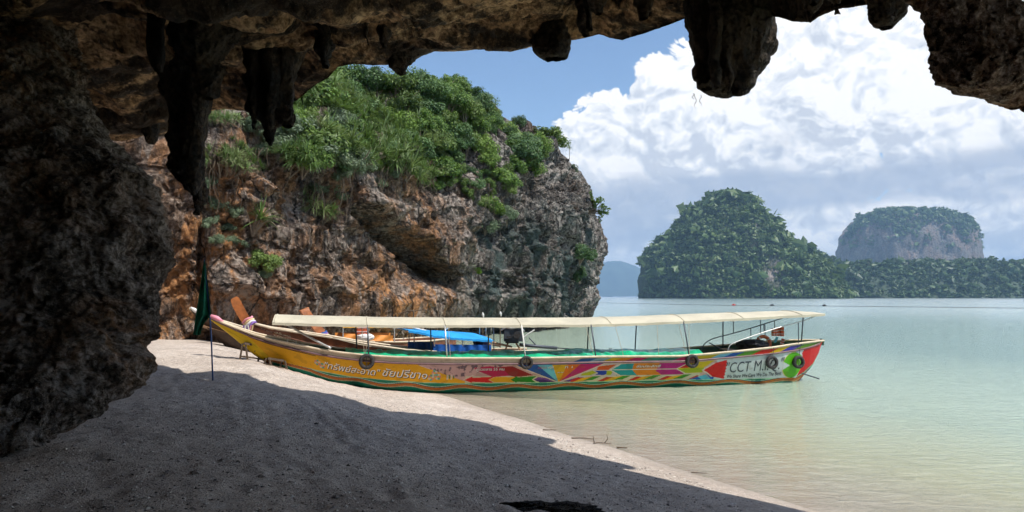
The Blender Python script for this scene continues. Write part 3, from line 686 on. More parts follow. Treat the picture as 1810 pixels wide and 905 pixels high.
# steep jungle-covered karst hill
o1 = [(1142, 523), (1143, 466), (1148, 456), (1160, 442), (1182, 427), (1200, 413), (1208, 401), (1212, 393), (1230, 380), (1248, 364), (1264, 353), (1282, 349), (1302, 351), (1316, 358), (1328, 370), (1341, 386), (1354, 404), (1368, 422), (1386, 435), (1408, 448), (1436, 464), (1458, 482), (1472, 523)]
m, G, Nn = island('karst_island', 900, o1, 524, 120, (260, 150), None, 6.5, 1, 2.1)
mw = gauss(*proj(G), 1368, 480, 14, 34)*1.3+gauss(*proj(G), 1334, 425, 5, 60)*.8; set_float_existing = m.attributes['warm'].data.foreach_set('value', np.clip(mw, 0, 1).astype(np.float32).ravel())
link('karst_island', m, M['island_ground'], kind='structure')
bare = lambda px, py: (gauss(px, py, 1368, 480, 16, 34) > .35) | (gauss(px, py, 1334, 425, 3, 60) > .5)
wood('karst_hill_forest', G, Nn, 6500, 4.2, M['far_leaf'], lambda px, py, r, q: ~(bare(px, py) & (r.random(len(px)) < .8)), 21, 'dense green jungle clinging to the pointed karst hill')
# low forested shore running right
o2 = [(1375, 523), (1380, 440), (1395, 428), (1420, 438), (1440, 446), (1462, 466), (1490, 476), (1530, 471), (1560, 476), (1600, 470), (1650, 466), (1680, 471), (1700, 469), (1740, 463), (1775, 470), (1800, 468), (1880, 470), (1960, 478), (2040, 524)]
m, G, Nn = island('forest_shore', 1040, o2, 524, 95, (260, 60), None, 4.5, 5, 1.9)
link('forest_shore', m, M['hill'], kind='structure')
wood('shoreline_forest', G, Nn, 5200, 4.9, M['far_leaf'], lambda px, py, r, q: px < 2350, 22, 'low band of mixed green jungle along the far shore')
# flat-topped mountain behind
o3 = [(1494, 524), (1496, 442), (1500, 420), (1512, 407), (1533, 389), (1562, 381), (1585, 377), (1620, 380), (1650, 383), (1675, 389), (1698, 399), (1708, 410), (1712, 430), (1716, 462), (1720, 524)]
m, G, Nn = island('table_mountain', 1900, o3, 524, 150, (240, 150), True, 9, 9)
link('table_mountain', m, M['far_rock'], kind='structure')
wood('mountain_forest', G, Nn, 3600, 6.5, M['far_leaf'], lambda px, py, r, q: (py < 405+12*np.sin(px*.06)) | ((r.random(len(px)) < .2) & (py < 440)), 23, 'scrubby dark forest capping the flat topped mountain')
# blue hills on the horizon
o4 = [(700, 523), (760, 505), (850, 490), (950, 480), (1040, 472), (1065, 468), (1075, 466), (1092, 465), (1108, 470), (1125, 476), (1160, 492), (1200, 505), (1300, 515), (1400, 523)]
m, G, Nn = island('distant_hills', 6500, o4, 524, 500, (160, 60), None, 20, 13)
link('distant_hills', m, M['hill'], kind='structure')
# ================================================================== materials for boats
M['paint'] = principled('hull_paint', rough=.5, spec=.3, var=.14, vscale=3, attr='paint', bump=.15, bscale=30)
M['cream'] = principled('cream_painted_wood', (.62, .52, .38), .55, var=.15, vscale=5, dirt=.4)
M['rub'] = principled('dark_purple_rub_rail', (.16, .085, .095), .5, var=.25)
M['canvas'] = principled('cream_canvas', (.50, .46, .35), .75, var=.10, vscale=2, dirt=.18, bump=.3, bscale=4)
M['tarp'] = principled('green_plastic_tarp', (.01, .40, .20), .28, var=.35, vscale=2.5, spec=.7, bump=.6, bscale=5)
M['steel'] = principled('galvanised_pipe', (.55, .55, .54), .35, metal=.6, var=.15)
M['darksteel'] = principled('dark_iron_pipe', (.07, .08, .10), .5, metal=.4, var=.2)
M['white'] = principled('weathered_white_paint', (.74, .73, .70), .5, var=.1, dirt=.2)
M['rubber'] = principled('old_tyre_rubber', (.028, .025, .025), .75, var=.35, vscale=20, bump=.4, bscale=40)
M['rope'] = principled('rope_fibre', (.42, .36, .27), .9, var=.2)
M['darkrope'] = principled('dark_rope', (.06, .05, .045), .9)
M['mahogany'] = principled('varnished_red_brown_wood', (.17, .055, .022), .38, var=.4, vscale=5, spec=.5, dirt=.4)
M['plank'] = principled('worn_plank', (.42, .27, .16), .7, var=.3, vscale=8)
M['deck'] = principled('olive_deck_paint', (.22, .28, .07), .6, var=.2, dirt=.4)
M['darkgreen'] = principled('dark_green_inner_hull', (.02, .06, .03), .55, var=.3)
M['orange'] = principled('orange_canvas', (.60, .22, .035), .65, var=.18, vscale=3, bump=.4, bscale=6)
M['amber'] = principled('amber_canvas', (.72, .38, .06), .65, var=.15, bump=.3, bscale=6)
M['bluetop'] = principled('bright_blue_canvas', (.02, .30, .72), .5, var=.15, vscale=2, bump=.4, bscale=6)
M['blue'] = principled('deep_blue_canvas', (.008, .085, .36), .5, var=.2, vscale=2, bump=.4, bscale=6)
M['jacket'] = principled('faded_orange_foam', (.68, .13, .05), .75, var=.2, vscale=10)
M['ring'] = principled('life_ring_orange', (.66, .16, .06), .55, var=.12)
M['black'] = principled('black_net_bundle', (.018, .018, .024), .7, var=.4)
M['red'] = principled('red_enamel', (.42, .03, .02), .4)
M['pink'] = principled('pink_ribbon', (.75, .28, .36), .7)
M['purple'] = principled('purple_ribbon', (.22, .12, .40), .7)
M['saffron'] = principled('pale_gold_ribbon', (.75, .55, .30), .7)
M['flaggreen'] = principled('dark_green_flag_cloth', (.018, .22, .11), .8, var=.2, vscale=5)
M['bluepole'] = principled('blue_painted_pole', (.05, .11, .28), .5, var=.25)
M['stick'] = principled('weathered_timber', (.11, .08, .055), .9, var=.3, vscale=9)
M['textwhite'] = principled('white_lettering', (.80, .79, .72), .5, var=.05)
M['textdark'] = principled('dark_lettering', (.015, .022, .04), .5, var=.05)
M['textgold'] = principled('cream_lettering', (.75, .62, .42), .5, var=.05)
M['cloth_white'] = principled('white_cloth', (.75, .74, .72), .8, var=.08)

class Hull:
    """boat side whose gunwale and bottom follow the lines seen in the photo, at the boat's own distance"""
    def __init__(s, C0, u, sA, sB, beam, sheer, bottom, flare=.62, rake=0.0):
        s.C0 = np.array(C0, float); s.u = np.array(u, float)/np.linalg.norm(u); s.n = np.array([-s.u[1], s.u[0]])
        s.sA, s.sB, s.beam, s.sheer, s.bottom, s.flare = sA, sB, beam, sheer, bottom, flare
        S = np.linspace(sA, sB, 400); q = s.xy(S, -s.bg(S)); s._S = S; s._px = 905+F*q[..., 0]/(q[..., 1]*1.0)
    def bg(s, S): return np.interp((np.asarray(S)-s.sA)/(s.sB-s.sA), *zip(*s.beam))
    def xy(s, S, Yo): return s.C0+np.multiply.outer(np.asarray(S, float), s.u)+np.multiply.outer(np.asarray(Yo, float), s.n)
    def px(s, S): return np.interp(S, s._S, s._px)
    def s_at(s, px): return np.interp(px, s._px, s._S)
    def zg(s, S):
        q = s.xy(S, -s.bg(S)); return zfor(q[..., 1], seg(s.px(S), s.sheer))
    def zb(s, S):
        if callable(s.bottom): return s.bottom(S, s.zg(S))
        q = s.xy(S, -s.bg(S)*s.flare); return zfor(q[..., 1], seg(s.px(S), s.bottom))
    def pt(s, S, v, off=0.0):
        """near side surface point, v = 0 gunwale .. 1 bottom line"""
        S = np.asarray(S, float); v = np.asarray(v, float); b = s.bg(S); g = np.clip(v, 0, 1)**1.7
        q = s.C0+S[..., None]*s.u+(-(b+(b*s.flare-b)*g)-off)[..., None]*s.n
        z = s.zg(S)+(s.zb(S)-s.zg(S))*v
        return np.concatenate([q, z[..., None]], -1)
    def at(s, S, Yo, z): q = s.C0+S*s.u+Yo*s.n; return np.array([q[0], q[1], z])
    def mesh(s, name, nS, nV, paintf, keel=.22, far_col=(.02, .06, .03)):
        S = np.linspace(s.sA, s.sB, nS); v = np.linspace(0, 1, nV); SS, VV = np.meshgrid(S, v, indexing='ij')
        A = s.pt(SS, VV); col = paintf(s.px(SS), VV)
        b = s.bg(S)*s.flare; zb = s.zb(S); rows = [A]; cols = [col]
        kd = keel*np.clip(b/.35, 0, 1)
        for w in np.linspace(.12, 1, 6):
            q = s.C0+S[:, None]*s.u-(b*(1-w))[:, None]*s.n; z = zb-kd*(1-(1-w)**2)
            rows.append(np.concatenate([q, z[:, None]], -1)[:, None]); cols.append(col[:, -1:])
        full = np.concatenate(rows, 1); cl = np.concatenate(cols, 1)
        m = new_mesh(name, full, grid_faces(*full.shape[:2])); set_color(m, 'paint', cl.reshape(-1, 3))
        return m
    def far_mesh(s, name, nS=140, keel=.22, col=(.02, .06, .03)):
        S = np.linspace(s.sA, s.sB, nS); SS, VV = np.meshgrid(S, np.linspace(0, 1, 8), indexing='ij')
        A = s.pt(SS, VV); b = s.bg(SS); q = s.C0+SS[..., None]*s.u; d = A[..., :2]-q; A[..., :2] = q-d
        zb = s.zb(S); kd = keel*np.clip(s.bg(S)*s.flare/.35, 0, 1)
        K = np.concatenate([s.C0+S[:, None]*s.u, (zb-kd)[:, None]], -1)[:, None]
        return new_mesh(name, np.concatenate([A, K], 1), grid_faces(nS, 9))
def inpoly(x, y, poly):
    c = np.zeros(x.shape, bool); n = len(poly)
    for i in range(n):
        (x1, y1), (x2, y2) = poly[i], poly[(i+1) % n]
        if y1 == y2: continue
        c ^= ((y1 > y) != (y2 > y)) & (x < (x2-x1)*(y-y1)/(y2-y1)+x1)
    return c

# ------------------------------------------------------------------ the long painted boat
BEAM = [(0, .03), (.03, .12), (.08, .32), (.14, .52), (.22, .74), (.32, .9), (.45, 1.0), (.65, 1.0), (.8, .92), (.9, .72), (.96, .42), (.985, .22), (1, .05)]
SHEER = [(360, 557), (372, 561), (385, 567), (400, 573), (425, 583), (450, 592), (480, 600), (500, 604.5), (530, 611), (560, 617), (600, 623.5), (650, 629), (700, 632), (800, 634), (925, 634), (1000, 632.5), (1060, 631), (1200, 630), (1240, 627), (1300, 621.5), (1364, 614.7), (1400, 609), (1440, 604), (1452, 602.5)]
BOTT = [(360, 558), (372, 564), (385, 573), (400, 583.5), (430, 606), (450, 621), (470, 633), (500, 648), (520, 656), (560, 671), (590, 677), (620, 683), (700, 691.5), (750, 694.5), (800, 694.5), (900, 691.5), (1000, 688), (1100, 685.5), (1200, 683), (1300, 681.5), (1400, 677.5), (1408, 676), (1424, 662), (1438, 645), (1447, 624), (1452, 604)]
H = Hull((-2.23, 18.29), (.977, .214), -4.93, 11.12, BEAM, SHEER, BOTT)
VB = [(360, 1.05), (465, 1.02), (490, .86), (507, .78), (551, .68), (700, .67), (800, .70), (1000, .76), (1200, .77), (1300, .80), (1400, .85), (1452, .97)]
_r = np.random.default_rng(5)
def boat_paint(px, v):
    sh = px.shape; px = px.ravel(); v = v.ravel(); c = np.zeros((len(px), 3)); vb = seg(px, VB); w = (v-.2)/(vb-.2)
    c[:] = (.62, .53, .42)
    body = v > .17
    yel = np.array((.80, .44, .006)); c[body] = yel
    bowl = body & (px < 455+ (v-.5)*60); c[bowl] = (.82, .58, .09)
    rt = lambda poly, colr: c.__setitem__(inpoly(px, w, poly) & body, colr)
    # pale grimy pink panel
    pale = body & (px > 742+w*92) & (px < 1285); c[pale] = (.62, .42, .40)
    gr = body & (px > 742+w*92) & (px < 905) & (w < .62)
    grim = fbm(np.stack([px*.12, v*7, v*0], -1), 4); c[gr & (grim > .16)] = (.16, .11, .13)
    c[body & (w > .6) & (px > 825) & (px < 1240)] = (.66, .60, .46)
    rt([(838, .13), (867, .03), (878, .10), (905, .04), (945, .58), (912, .66), (903, .58), (873, .66), (855, .42), (846, .3)], (.45, .025, .10))
    rt([(880, .12), (906, .04), (945, .58), (912, .66), (903, .58), (893, .3)], (.26, .012, .022))
    # arrows
    rt([(823, .82), (837, .62), (837, .70), (876, .64), (866, .82), (876, 1.0), (837, .93), (837, 1.0)], (.60, .03, .01))
    rt([(867, .82), (877, .66), (913, .66), (907, .82), (913, .97), (877, .97)], (.72, .40, .02))
    rt([(905, .82), (917, .60), (917, .68), (951, .62), (943, .82), (951, 1.0), (917, .95), (917, 1.02)], (.02, .20, .015))
    rt([(946, .82), (954, .68), (968, .74), (986, 1.0), (958, 1.0)], (.18, .07, .26)); rt([(948, .86), (962, .82), (984, 1.0), (958, 1.0)], (.05, .02, .12))
    # fan
    rt([(914, -.05), (1066, -.05), (1066, .02), (991, 1.02)], (.02, .10, .30))
    rt([(912, .02), (922, .0), (950, .0), (991, 1.02)], (.012, .09, .30))
    rt([(950, .0), (976, .0), (991, 1.02)], (.22, .55, .66)); rt([(976, 0), (1003, 0), (991, 1.02)], (.70, .42, .05))
    rt([(1003, 0), (1026, 0), (991, 1.02)], (.66, .20, .03)); rt([(1026, 0), (1067, 0), (991, 1.02)], (.48, .04, .16))
    # right of the fan
    rt([(1067, 0), (1100, 0), (1085, .5), (1100, .66), (1000, 1.02), (993, 1.02)], (.60, .52, .50))
    rt([(1058, .15), (1090, .05), (1076, .35), (1055, .35)], (.60, .12, .02)); rt([(1030, .55), (1048, .38), (1056, .5), (1046, .64), (1028, .66)], (.40, .42, .02))
    rt([(1052, .4), (1072, .4), (1079, .52), (1070, .64), (1054, .64), (1059, .52)], (.01, .06, .32)); rt([(1074, .42), (1085, .42), (1082, .64), (1074, .64)], (.38, .42, .02))
    rt([(1000, .95), (1024, .74), (1036, .74), (1010, 1.0)], (.10, .05, .24))
    rt([(1079, .38), (1095, .05), (1130, .0), (1130, .70), (1095, .66)], (.01, .30, .32)); rt([(1120, 0), (1172, 0), (1166, .35), (1172, .68), (1128, .68), (1118, .36)], (.66, .24, .04))
    rt([(1166, 0), (1235, 0), (1214, .34), (1196, .35), (1212, .68), (1172, .68), (1160, .45)], (.42, .02, .20))
    rt([(1197, .35), (1214, .05), (1262, .0), (1245, .34), (1243, .60), (1214, .62)], (.62, .46, .02)); rt([(1197, .36), (1245, .34), (1243, .6), (1214, .60)], (.36, .42, .02)); rt([(1199, .30), (1215, .06), (1224, .2), (1215, .32)], (.55, .05, .02))
    for x0, y0, x1, y1 in ((1079, .36, 1197, .36),): c[body & (px > x0) & (px < x1) & (np.abs(w-.36) < .02)] = (.75, .70, .60)
    # twisted ribbon band
    band = body & (px > 1012) & (px < 1238) & (w > .70) & (w < 1.0)
    ph = ((px-1012)/53.0+(w-.85)*1.25) % 1.0; ctr_ = .85+.05*np.sin(ph*2*np.pi)
    inb = band & (np.abs(w-ctr_) < .125)
    for a0, a1, cc_ in ((.08, .30, (.50, .05, .01)), (.30, .55, (.74, .44, .03)), (.55, .82, (.05, .24, .015))): c[inb & (ph > a0) & (ph < a1)] = cc_
    rt([(1222, .98), (1250, .72), (1262, 1.0)], (.16, .50, .66)); rt([(1222, 1.0), (1236, .84), (1246, 1.0)], (.01, .12, .42)); rt([(1250, .66), (1283, .98), (1283, 1.02), (1262, 1.02)], (.01, .12, .42))
    # white field, red shields, green leaf
    c[body & (px > 1266)] = (.66, .70, .70)
    zig = 1283+2.2*np.abs(((w*6.5) % 1)-.5)*2
    c[body & inpoly(px, w, [(1244, .48), (1262, .15), (1290, -.02), (1290, 1.02), (1262, .85)]) & (px < zig)] = (.62, .025, .012)
    c[body & (px > 1416+2.5*np.abs(((w*4.5) % 1)-.5)*2-w*6) & (px < 1500)] = (.55, .03, .015)
    lf = (((px-1401)/17.0)**2+((w-.5)/.50)**2 < 1) & ~inpoly(px, w, [(1376, .22), (1396, .5), (1376, .80)]); c[body & lf] = (.12, .40, .01)
    lfo = (((px-1401)/18.3)**2+((w-.5)/.53)**2 < 1) & (((px-1401)/17.0)**2+((w-.5)/.50)**2 >= 1) & (px > 1384); c[body & lfo & (px < 1405)] = (.70, .62, .30)
    # cream outlines
    def line(x0, w0, x1, w1, t_=1.5, col=(.78, .66, .58)):
        k = (w-w0)/(w1-w0+1e-9); xx = x0+(x1-x0)*k; c[body & (k > 0) & (k < 1) & (np.abs(px-xx) < t_*.9+.4)] = col
    line(911, .0, 990, 1.0, 2); line(1069, .0, 992, 1.0, 2); line(1262, .14, 1243, .48, 1.6); line(1243, .48, 1262, .86, 1.6); line(1079, .36, 1098, .02, 1.4); line(1079, .36, 1098, .68, 1.4)
    line(1196, .35, 1216, .04, 1.3); line(1196, .35, 1214, .64, 1.3); line(822, .82, 838, .55, 1.5); line(742, .0, 760, .2, 1.0)
    # coloured planks of the upper strake
    top = (v > .03) & (v < .135)
    segs = [(1020, (.62, .53, .42)), (1048, (.02, .10, .28)), (1072, (.30, .45, .50)), (1090, (.60, .42, .08)), (1112, (.60, .22, .04)), (1138, (.42, .04, .12)), (1165, (.04, .20, .14)), (1195, (.03, .12, .10)), (1225, (.36, .04, .10)), (1262, (.52, .40, .06)), (1285, (.25, .50, .62)), (1305, (.02, .10, .34)), (1335, (.10, .26, .02)), (1366, (.55, .06, .03)), (1386, (.66, .48, .05)), (1410, (.05, .05, .28)), (1460, (.10, .22, .02))]
    prev = 0
    for x1, cc_ in segs:
        c[top & (px+(v-.08)*170 >= prev) & (px+(v-.08)*170 < x1)] = cc_; prev = x1
    # bottom: teal with the wavy double stripe
    sea = v > vb; c[sea] = (.012, .20, .13)
    c[(v > vb) & (v < vb+.018)] = (.45, .72, .45)
    deep = v > np.maximum(vb+.25, .93); c[deep & sea] = (.012, .13, .075)
    amp = np.clip((px-500)/120, .15, 1)*.045
    off = np.interp(px, [480, 520, 600, 800, 1100, 1452], [.035, .055, .13, .145, .12, .075])
    cw = vb+off+amp*np.sin((px-560)/95*2*np.pi)
    for lo, hi, cc_ in ((-.075, -.055, (.50, .62, .50)), (-.05, -.03, (.10, .05, .06)), (-.03, .0, (.58, .20, .06)), (.0, .012, (.12, .05, .05)), (.012, .045, (.56, .26, .12)), (.045, .058, (.50, .55, .40))):
        c[sea & (v-cw > lo) & (v-cw < hi)] = cc_
    # painted flowers either side of the name
    for fx, fv in ((563, .42), (572, .50), (770, .42), (776, .52), (764, .55)):
        for k in range(6):
            a = k*1.047+fx; ex = (px-fx-3.6*math.cos(a))/2.1; ev = (v-fv-.06*math.sin(a))/.034
            c[(ex**2+ev**2 < 1)] = ((.70, .30, .26), (.16, .42, .30), (.68, .62, .50))[k % 3]
    for k in range(4): c[(np.abs(px-793-k*3.6) < 1.1) & (np.abs(v-.53) < .07-.02*(k % 2))] = ((.75, .72, .6), (.05, .18, .08))[k % 2]
    # scuffs and grime along the whole side
    g2 = fbm(np.stack([px*.05, v*5, v*0+3], -1), 4); dirtk = np.clip((g2-.16)*2.0, 0, .25)[:, None]; c = c*(1-dirtk)+np.array((.16, .11, .07))*dirtk
    spk = _r.random(len(px)) > .9985; c[spk & (v < .7)] *= .35
    lum = c.mean(1, keepdims=True); c = np.clip(lum+(c-lum)*1.28, .003, 1)*.80
    return c.reshape(*sh, 3)
org = H.at(3.0, 0, 0.0)
boat = empty('longtail_boat', org, 'long beached tour boat with yellow bow, painted rainbow side and cream canopy', 'boat')
def bchild(o, parent=boat): o.parent = parent; to_local(o, parent) if parent.type == 'EMPTY' else None; return o
bchild(link('hull', H.mesh('hull', 1150, 92, boat_paint), M['paint']))
bchild(link('far_hull_side', H.far_mesh('far_hull_side'), M['darkgreen']))
def strip(Hh, name, v, r, mat, s0=None, s1=None, far=False, dz=0.0, sq=False, n=160):
    S = np.linspace(Hh.sA if s0 is None else s0, Hh.sB if s1 is None else s1, n)
    p = Hh.pt(S, np.full(n, v), r*.5)
    if far: q = Hh.C0+S[:, None]*Hh.u; p[:, :2] = 2*q-p[:, :2]
    p[:, 2] += dz; mb = MB(); mb.tube(p, r, 6); return mb.build(name, mat, smooth=True)
bchild(strip(H, 'gunwale', 0, .028, M['cream'], dz=.012)); bchild(strip(H, 'gunwale', 0, .028, M['cream'], far=True, dz=.012))
bchild(strip(H, 'rub_rail', .155, .024, M['rub'], s1=H.s_at(1446)))
def sheet(Hh, px0, px1, Yf, zf, nS=120, nY=14, thick=.0):
    S = np.linspace(Hh.s_at(px0), Hh.s_at(px1), nS); yy = np.linspace(0, 1, nY); V = np.zeros((nS, nY, 3))
    for i, s_ in enumerate(S):
        y0, y1 = Yf(s_)
        for j, q_ in enumerate(yy):
            Yo = y0+(y1-y0)*q_; V[i, j] = Hh.at(s_, Yo, zf(s_, q_))
    if thick:
        Vb = V.copy(); Vb[..., 2] -= thick; V = np.concatenate([V, Vb[:, ::-1], V[:, :1]], 1)
    return V
def sheet_mesh(name, V, mat): return link(name, new_mesh(name, V, grid_faces(*V.shape[:2])), mat)
# decks
V = sheet(H, 376, 545, lambda s: (-H.bg(s)*.95, H.bg(s)*.95), lambda s, q: float(H.zg(s))-.02, 60, 5); bchild(sheet_mesh('bow_deck', V, M['cream']))
V = sheet(H, 545, 1440, lambda s: (-H.bg(s)*.9, H.bg(s)*.9), lambda s, q: float(H.zg(s))-.34, 80, 5); bchild(sheet_mesh('floor_boards', V, M['deck']))
for pxx in (600, 760, 880, 1010, 1150, 1262, 1330):       # thwarts
    s_ = float(H.s_at(pxx)); z_ = float(H.zg(s_))-.09; b_ = float(H.bg(s_))*.95
    mb = MB(); mb.beam(H.at(s_, -b_, z_), H.at(s_, b_, z_), .2, .035); bchild(mb.build('bench_plank', M['plank']))
# crumpled green tarp bundled along the middle of the boat
def tz(s, q):
    f = fbm(np.array([[s*1.1, q*2.2, 0], [s*5, q*3, 4]]), 3); base = float(H.zg(s))
    edge_ = min(1, (q)*6, (1-q)*6)
    return base+.015+.10*edge_*(.6+.8*f[0]+.5*f[1])-.04*abs(q-.5)
V = sheet(H, 612, 1246, lambda s: (-H.bg(s)*.93, H.bg(s)*1.0), tz, 420, 30); bchild(sheet_mesh('green_tarp', V, M['tarp']))
# canopy: long cream awning on pipe hoops
CLO = [(480, 569.5), (560, 572), (700, 575), (900, 574.5), (1050, 573.5), (1100, 572.5), (1200, 568.5), (1300, 563.5), (1400, 557.5), (1446, 554)]
CTO = [(480, 555.5), (560, 557.5), (700, 560.5), (900, 561.5), (1050, 561), (1150, 558.5), (1250, 554.5), (1420, 549), (1446, 551.5)]
sC0, sC1 = float(H.s_at(484))+.02, float(H.s_at(1440))-.0
def canopy_z(s, Yo):
    pxx = float(H.px(s)); p = H.at(s, -.72, 0); ze = zfor(p[1], seg(pxx, CLO)); p2 = H.at(s, .0, 0); zc = zfor(p2[1], seg(pxx, CTO))
    return ze+(zc-ze)*(1-abs(Yo/.72)**2.0)
S = np.linspace(sC0, sC1, 240); V = np.zeros((240, 19, 3))
for i, s_ in enumerate(S):
    for j, Yo in enumerate(np.linspace(-.72, .72, 19)):
        sg = .003*math.sin((s_-sC0)/1.62*math.pi)**2
        V[i, j] = H.at(s_, Yo, canopy_z(s_, Yo)-sg+.002*math.sin(s_*7+Yo*4))
low = V.copy(); low[..., 2] -= .03; low = low[:, ::-1]; V2 = np.concatenate([V, low, V[:, :1]], 1)
bchild(sheet_mesh('canopy', V2, M['canvas']))
V2v = V[:, :1].copy(); val = np.concatenate([V2v+np.array([0, -.004, .0]), V2v+np.array([0, -.008, -.06])], 1); val[:, 1, 2] += .004*np.sin(np.arange(240)*.9)
bchild(sheet_mesh('canopy_valance', val, M['canvas']))
for pxx in (489, 650, 790, 925, 1087, 1216, 1318, 1410):
    s_ = float(H.s_at(pxx)); mb = MB(); mb.tube([H.at(s_, Yo, canopy_z(s_, Yo)+.004) for Yo in np.linspace(-.73, .73, 15)], .012, 6); bchild(mb.build('canopy_hoop', M['canvas'], smooth=True))
for pxx, side, mt in ((652, -1, 'darksteel'), (790, -1, 'steel'), (928, -1, 'white'), (1052, -1, 'darksteel'), (1216, -1, 'darksteel'), (1413, -1, 'darksteel'), (632, 1, 'darksteel'), (776, 1, 'darksteel'), (888, 1, 'darksteel'), (1080, 1, 'darksteel'), (1171, 1, 'darksteel'), (1330, 1, 'darksteel')):
    s_ = float(H.s_at(pxx)); b_ = float(H.bg(s_))*.97*side; st = .0
    mb = MB(); mb.tube([H.at(s_+.02, b_, float(H.zg(s_))-.05), H.at(s_, (b_+.72*side)/2, (float(H.zg(s_))+canopy_z(s_, .71))/2), H.at(s_-.02, .71*side, canopy_z(s_, .71)-.01)], .018, 7)
    bchild(mb.build('canopy_post', M[mt], smooth=True))
for pxx, dp in ((640, 6), (655, -8), (1040, 10), (1093, 9), (1168, -4), (1205, 8), (1224, -6), (795, 2)):   # thin guy lines beside the posts
    s_ = float(H.s_at(pxx)); s2 = float(H.s_at(pxx+dp)); b_ = float(H.bg(s_))*.97
    mb = MB(); mb.tube([H.at(s_, -.71, canopy_z(s_, .71)), H.at(s2, -b_, float(H.zg(s2)))], .006, 5); bchild(mb.build('guy_line', M['rope']))
# bow stay pipe and stern rails
mb = MB(); D0 = 17.1; mb.tube(spline([P(484, 570.5, 17.3), P(497, 571, 17.3), P(510, 575, 17.3), P(530, 587, 17.25), (P(560, 603, 17.2)), P(585, 615.5, 17.15)], 22), .026, 8); bchild(mb.build('bow_stay_pipe', M['steel'], smooth=True))
ds = lambda pxx, Yo: float(H.at(float(H.s_at(pxx)), Yo, 0)[1])
for Yo, pts in ((.75, [(1240, 619), (1246, 607), (1262, 598), (1300, 588), (1340, 576), (1384, 562)]), (-.62, [(1286, 621), (1290, 611), (1300, 605), (1330, 594), (1380, 578), (1420, 567), (1443, 558)])):
    mb = MB(); mb.tube(spline([P(x, y, ds(x, Yo)) for x, y in pts], 30), .014, 8); bchild(mb.build('stern_rail', M['darksteel'] if Yo > 0 else M['steel'], smooth=True))
for Yo, x, ya, yb in ((.75, 1327, 580, 603), (.75, 1352, 572, 592), (.75, 1296, 553, 588), (.75, 1369, 566, 580), (-.62, 1344, 562, 590), (-.62, 1350, 572, 586), (-.62, 1411, 569, 608)):
    mb = MB(); mb.tube([P(x, ya, ds(x, Yo)), P(x+.5, yb, ds(x, Yo))], .012, 6); bchild(mb.build('rail_strut', M['darksteel']))
mb = MB(); mb.tube([P(1254, 606, ds(1254, .75)), P(1284, 622, ds(1284, -.3))], .016, 6); bchild(mb.build('rail_brace', M['darksteel']))
mb = MB(); mb.tube([P(1442, 553.5, ds(1440, 0)), P(1444, 557, ds(1440, -.2)), P(1430, 557, ds(1430, -.6))], .014, 6); bchild(mb.build('rail_hook', M['darksteel']))
mb = MB(); a = P(1404, 657, ds(1404, -.4)); mb.tube([a, P(1418, 660, ds(1418, -.3)), P(1448, 669.5, ds(1448, -.3))], .018, 7); bchild(mb.build('rudder_rod', M['darksteel']))
mb = MB(); p = H.at(H.sB-.03, 0, float(H.zg(H.sB))-.02); mb.beam(p+np.array([0, 0, -.1]), p+np.array([.03, .01, .07]), .09, .09); bchild(mb.build('stern_post', M['darkgreen']))
# loose boards and boxes on the bow deck
for x0, y0, x1, y1, w_, h_, mt, nm in ((479, 604, 506, 607, .2, .05, 'plank', 'hatch_board'), (516, 606.5, 541, 614, .22, .03, 'white', 'white_board'), (536, 612, 566, 619, .18, .03, 'white', 'white_board')):
    mb = MB(); mb.beam(P(x0, y0, 17.7), P(x1, y1, 17.75), w_, h_); bchild(mb.build(nm, M[mt]))
mb = MB()
for a_, b_ in (((508, 600), (523, 603)), ((508, 606), (523, 609)), ((508, 600), (508, 606)), ((523, 603), (523, 609))): mb.tube([P(*a_, 17.7), P(*b_, 17.7)], .014, 6)
bchild(mb.build('metal_frame', M['steel']))
mb = MB(); mb.tube([P(372, 559, 17.2), P(384, 563, 17.2), P(394, 569, 17.22)], [.05, .06, .03], 8); bchild(mb.build('bow_cloth', M['pink'], smooth=True))
mb = MB(); S = np.linspace(float(H.s_at(377)), float(H.s_at(560)), 40); mb.tube(H.pt(S, np.full(40, .22), .004), .007, 5); bchild(mb.build('bow_line', M['darkrope']))
# lettering, cut as thin solid shapes laid on the hull side
def lettering(Hh, body, px0, px1, v0, v1, mat, parent, off=.006, shear=0.0, vdrop=0.0, name='lettering', bold=.0):
    cu = bpy.data.curves.new('letters', 'FONT'); cu.body = body; cu.size = 1; cu.shear = shear; cu.resolution_u = 3; cu.offset = bold
    tmp = bpy.data.objects.new('letters', cu); COL.objects.link(tmp); bpy.context.view_layer.update()
    me = bpy.data.meshes.new_from_object(tmp.evaluated_get(bpy.context.evaluated_depsgraph_get())); bpy.data.objects.remove(tmp)
    n = len(me.vertices)
    if n == 0: return None
    co = np.zeros(n*3, dtype=np.float32); me.vertices.foreach_get('co', co); co = co.reshape(-1, 3)
    x0, x1 = co[:, 0].min(), co[:, 0].max(); a = (co[:, 0]-x0)/(x1-x0); b_ = co[:, 1]/.70
    S = Hh.s_at(px0+(px1-px0)*a); v = v1+(v0-v1)*b_+vdrop*a
    q_ = Hh.pt(S, v, off); me.vertices.foreach_set('co', q_.astype(np.float32).ravel()); me.update(); me.materials.clear()
    o = link(name, me, mat); bchild(o, parent); return o
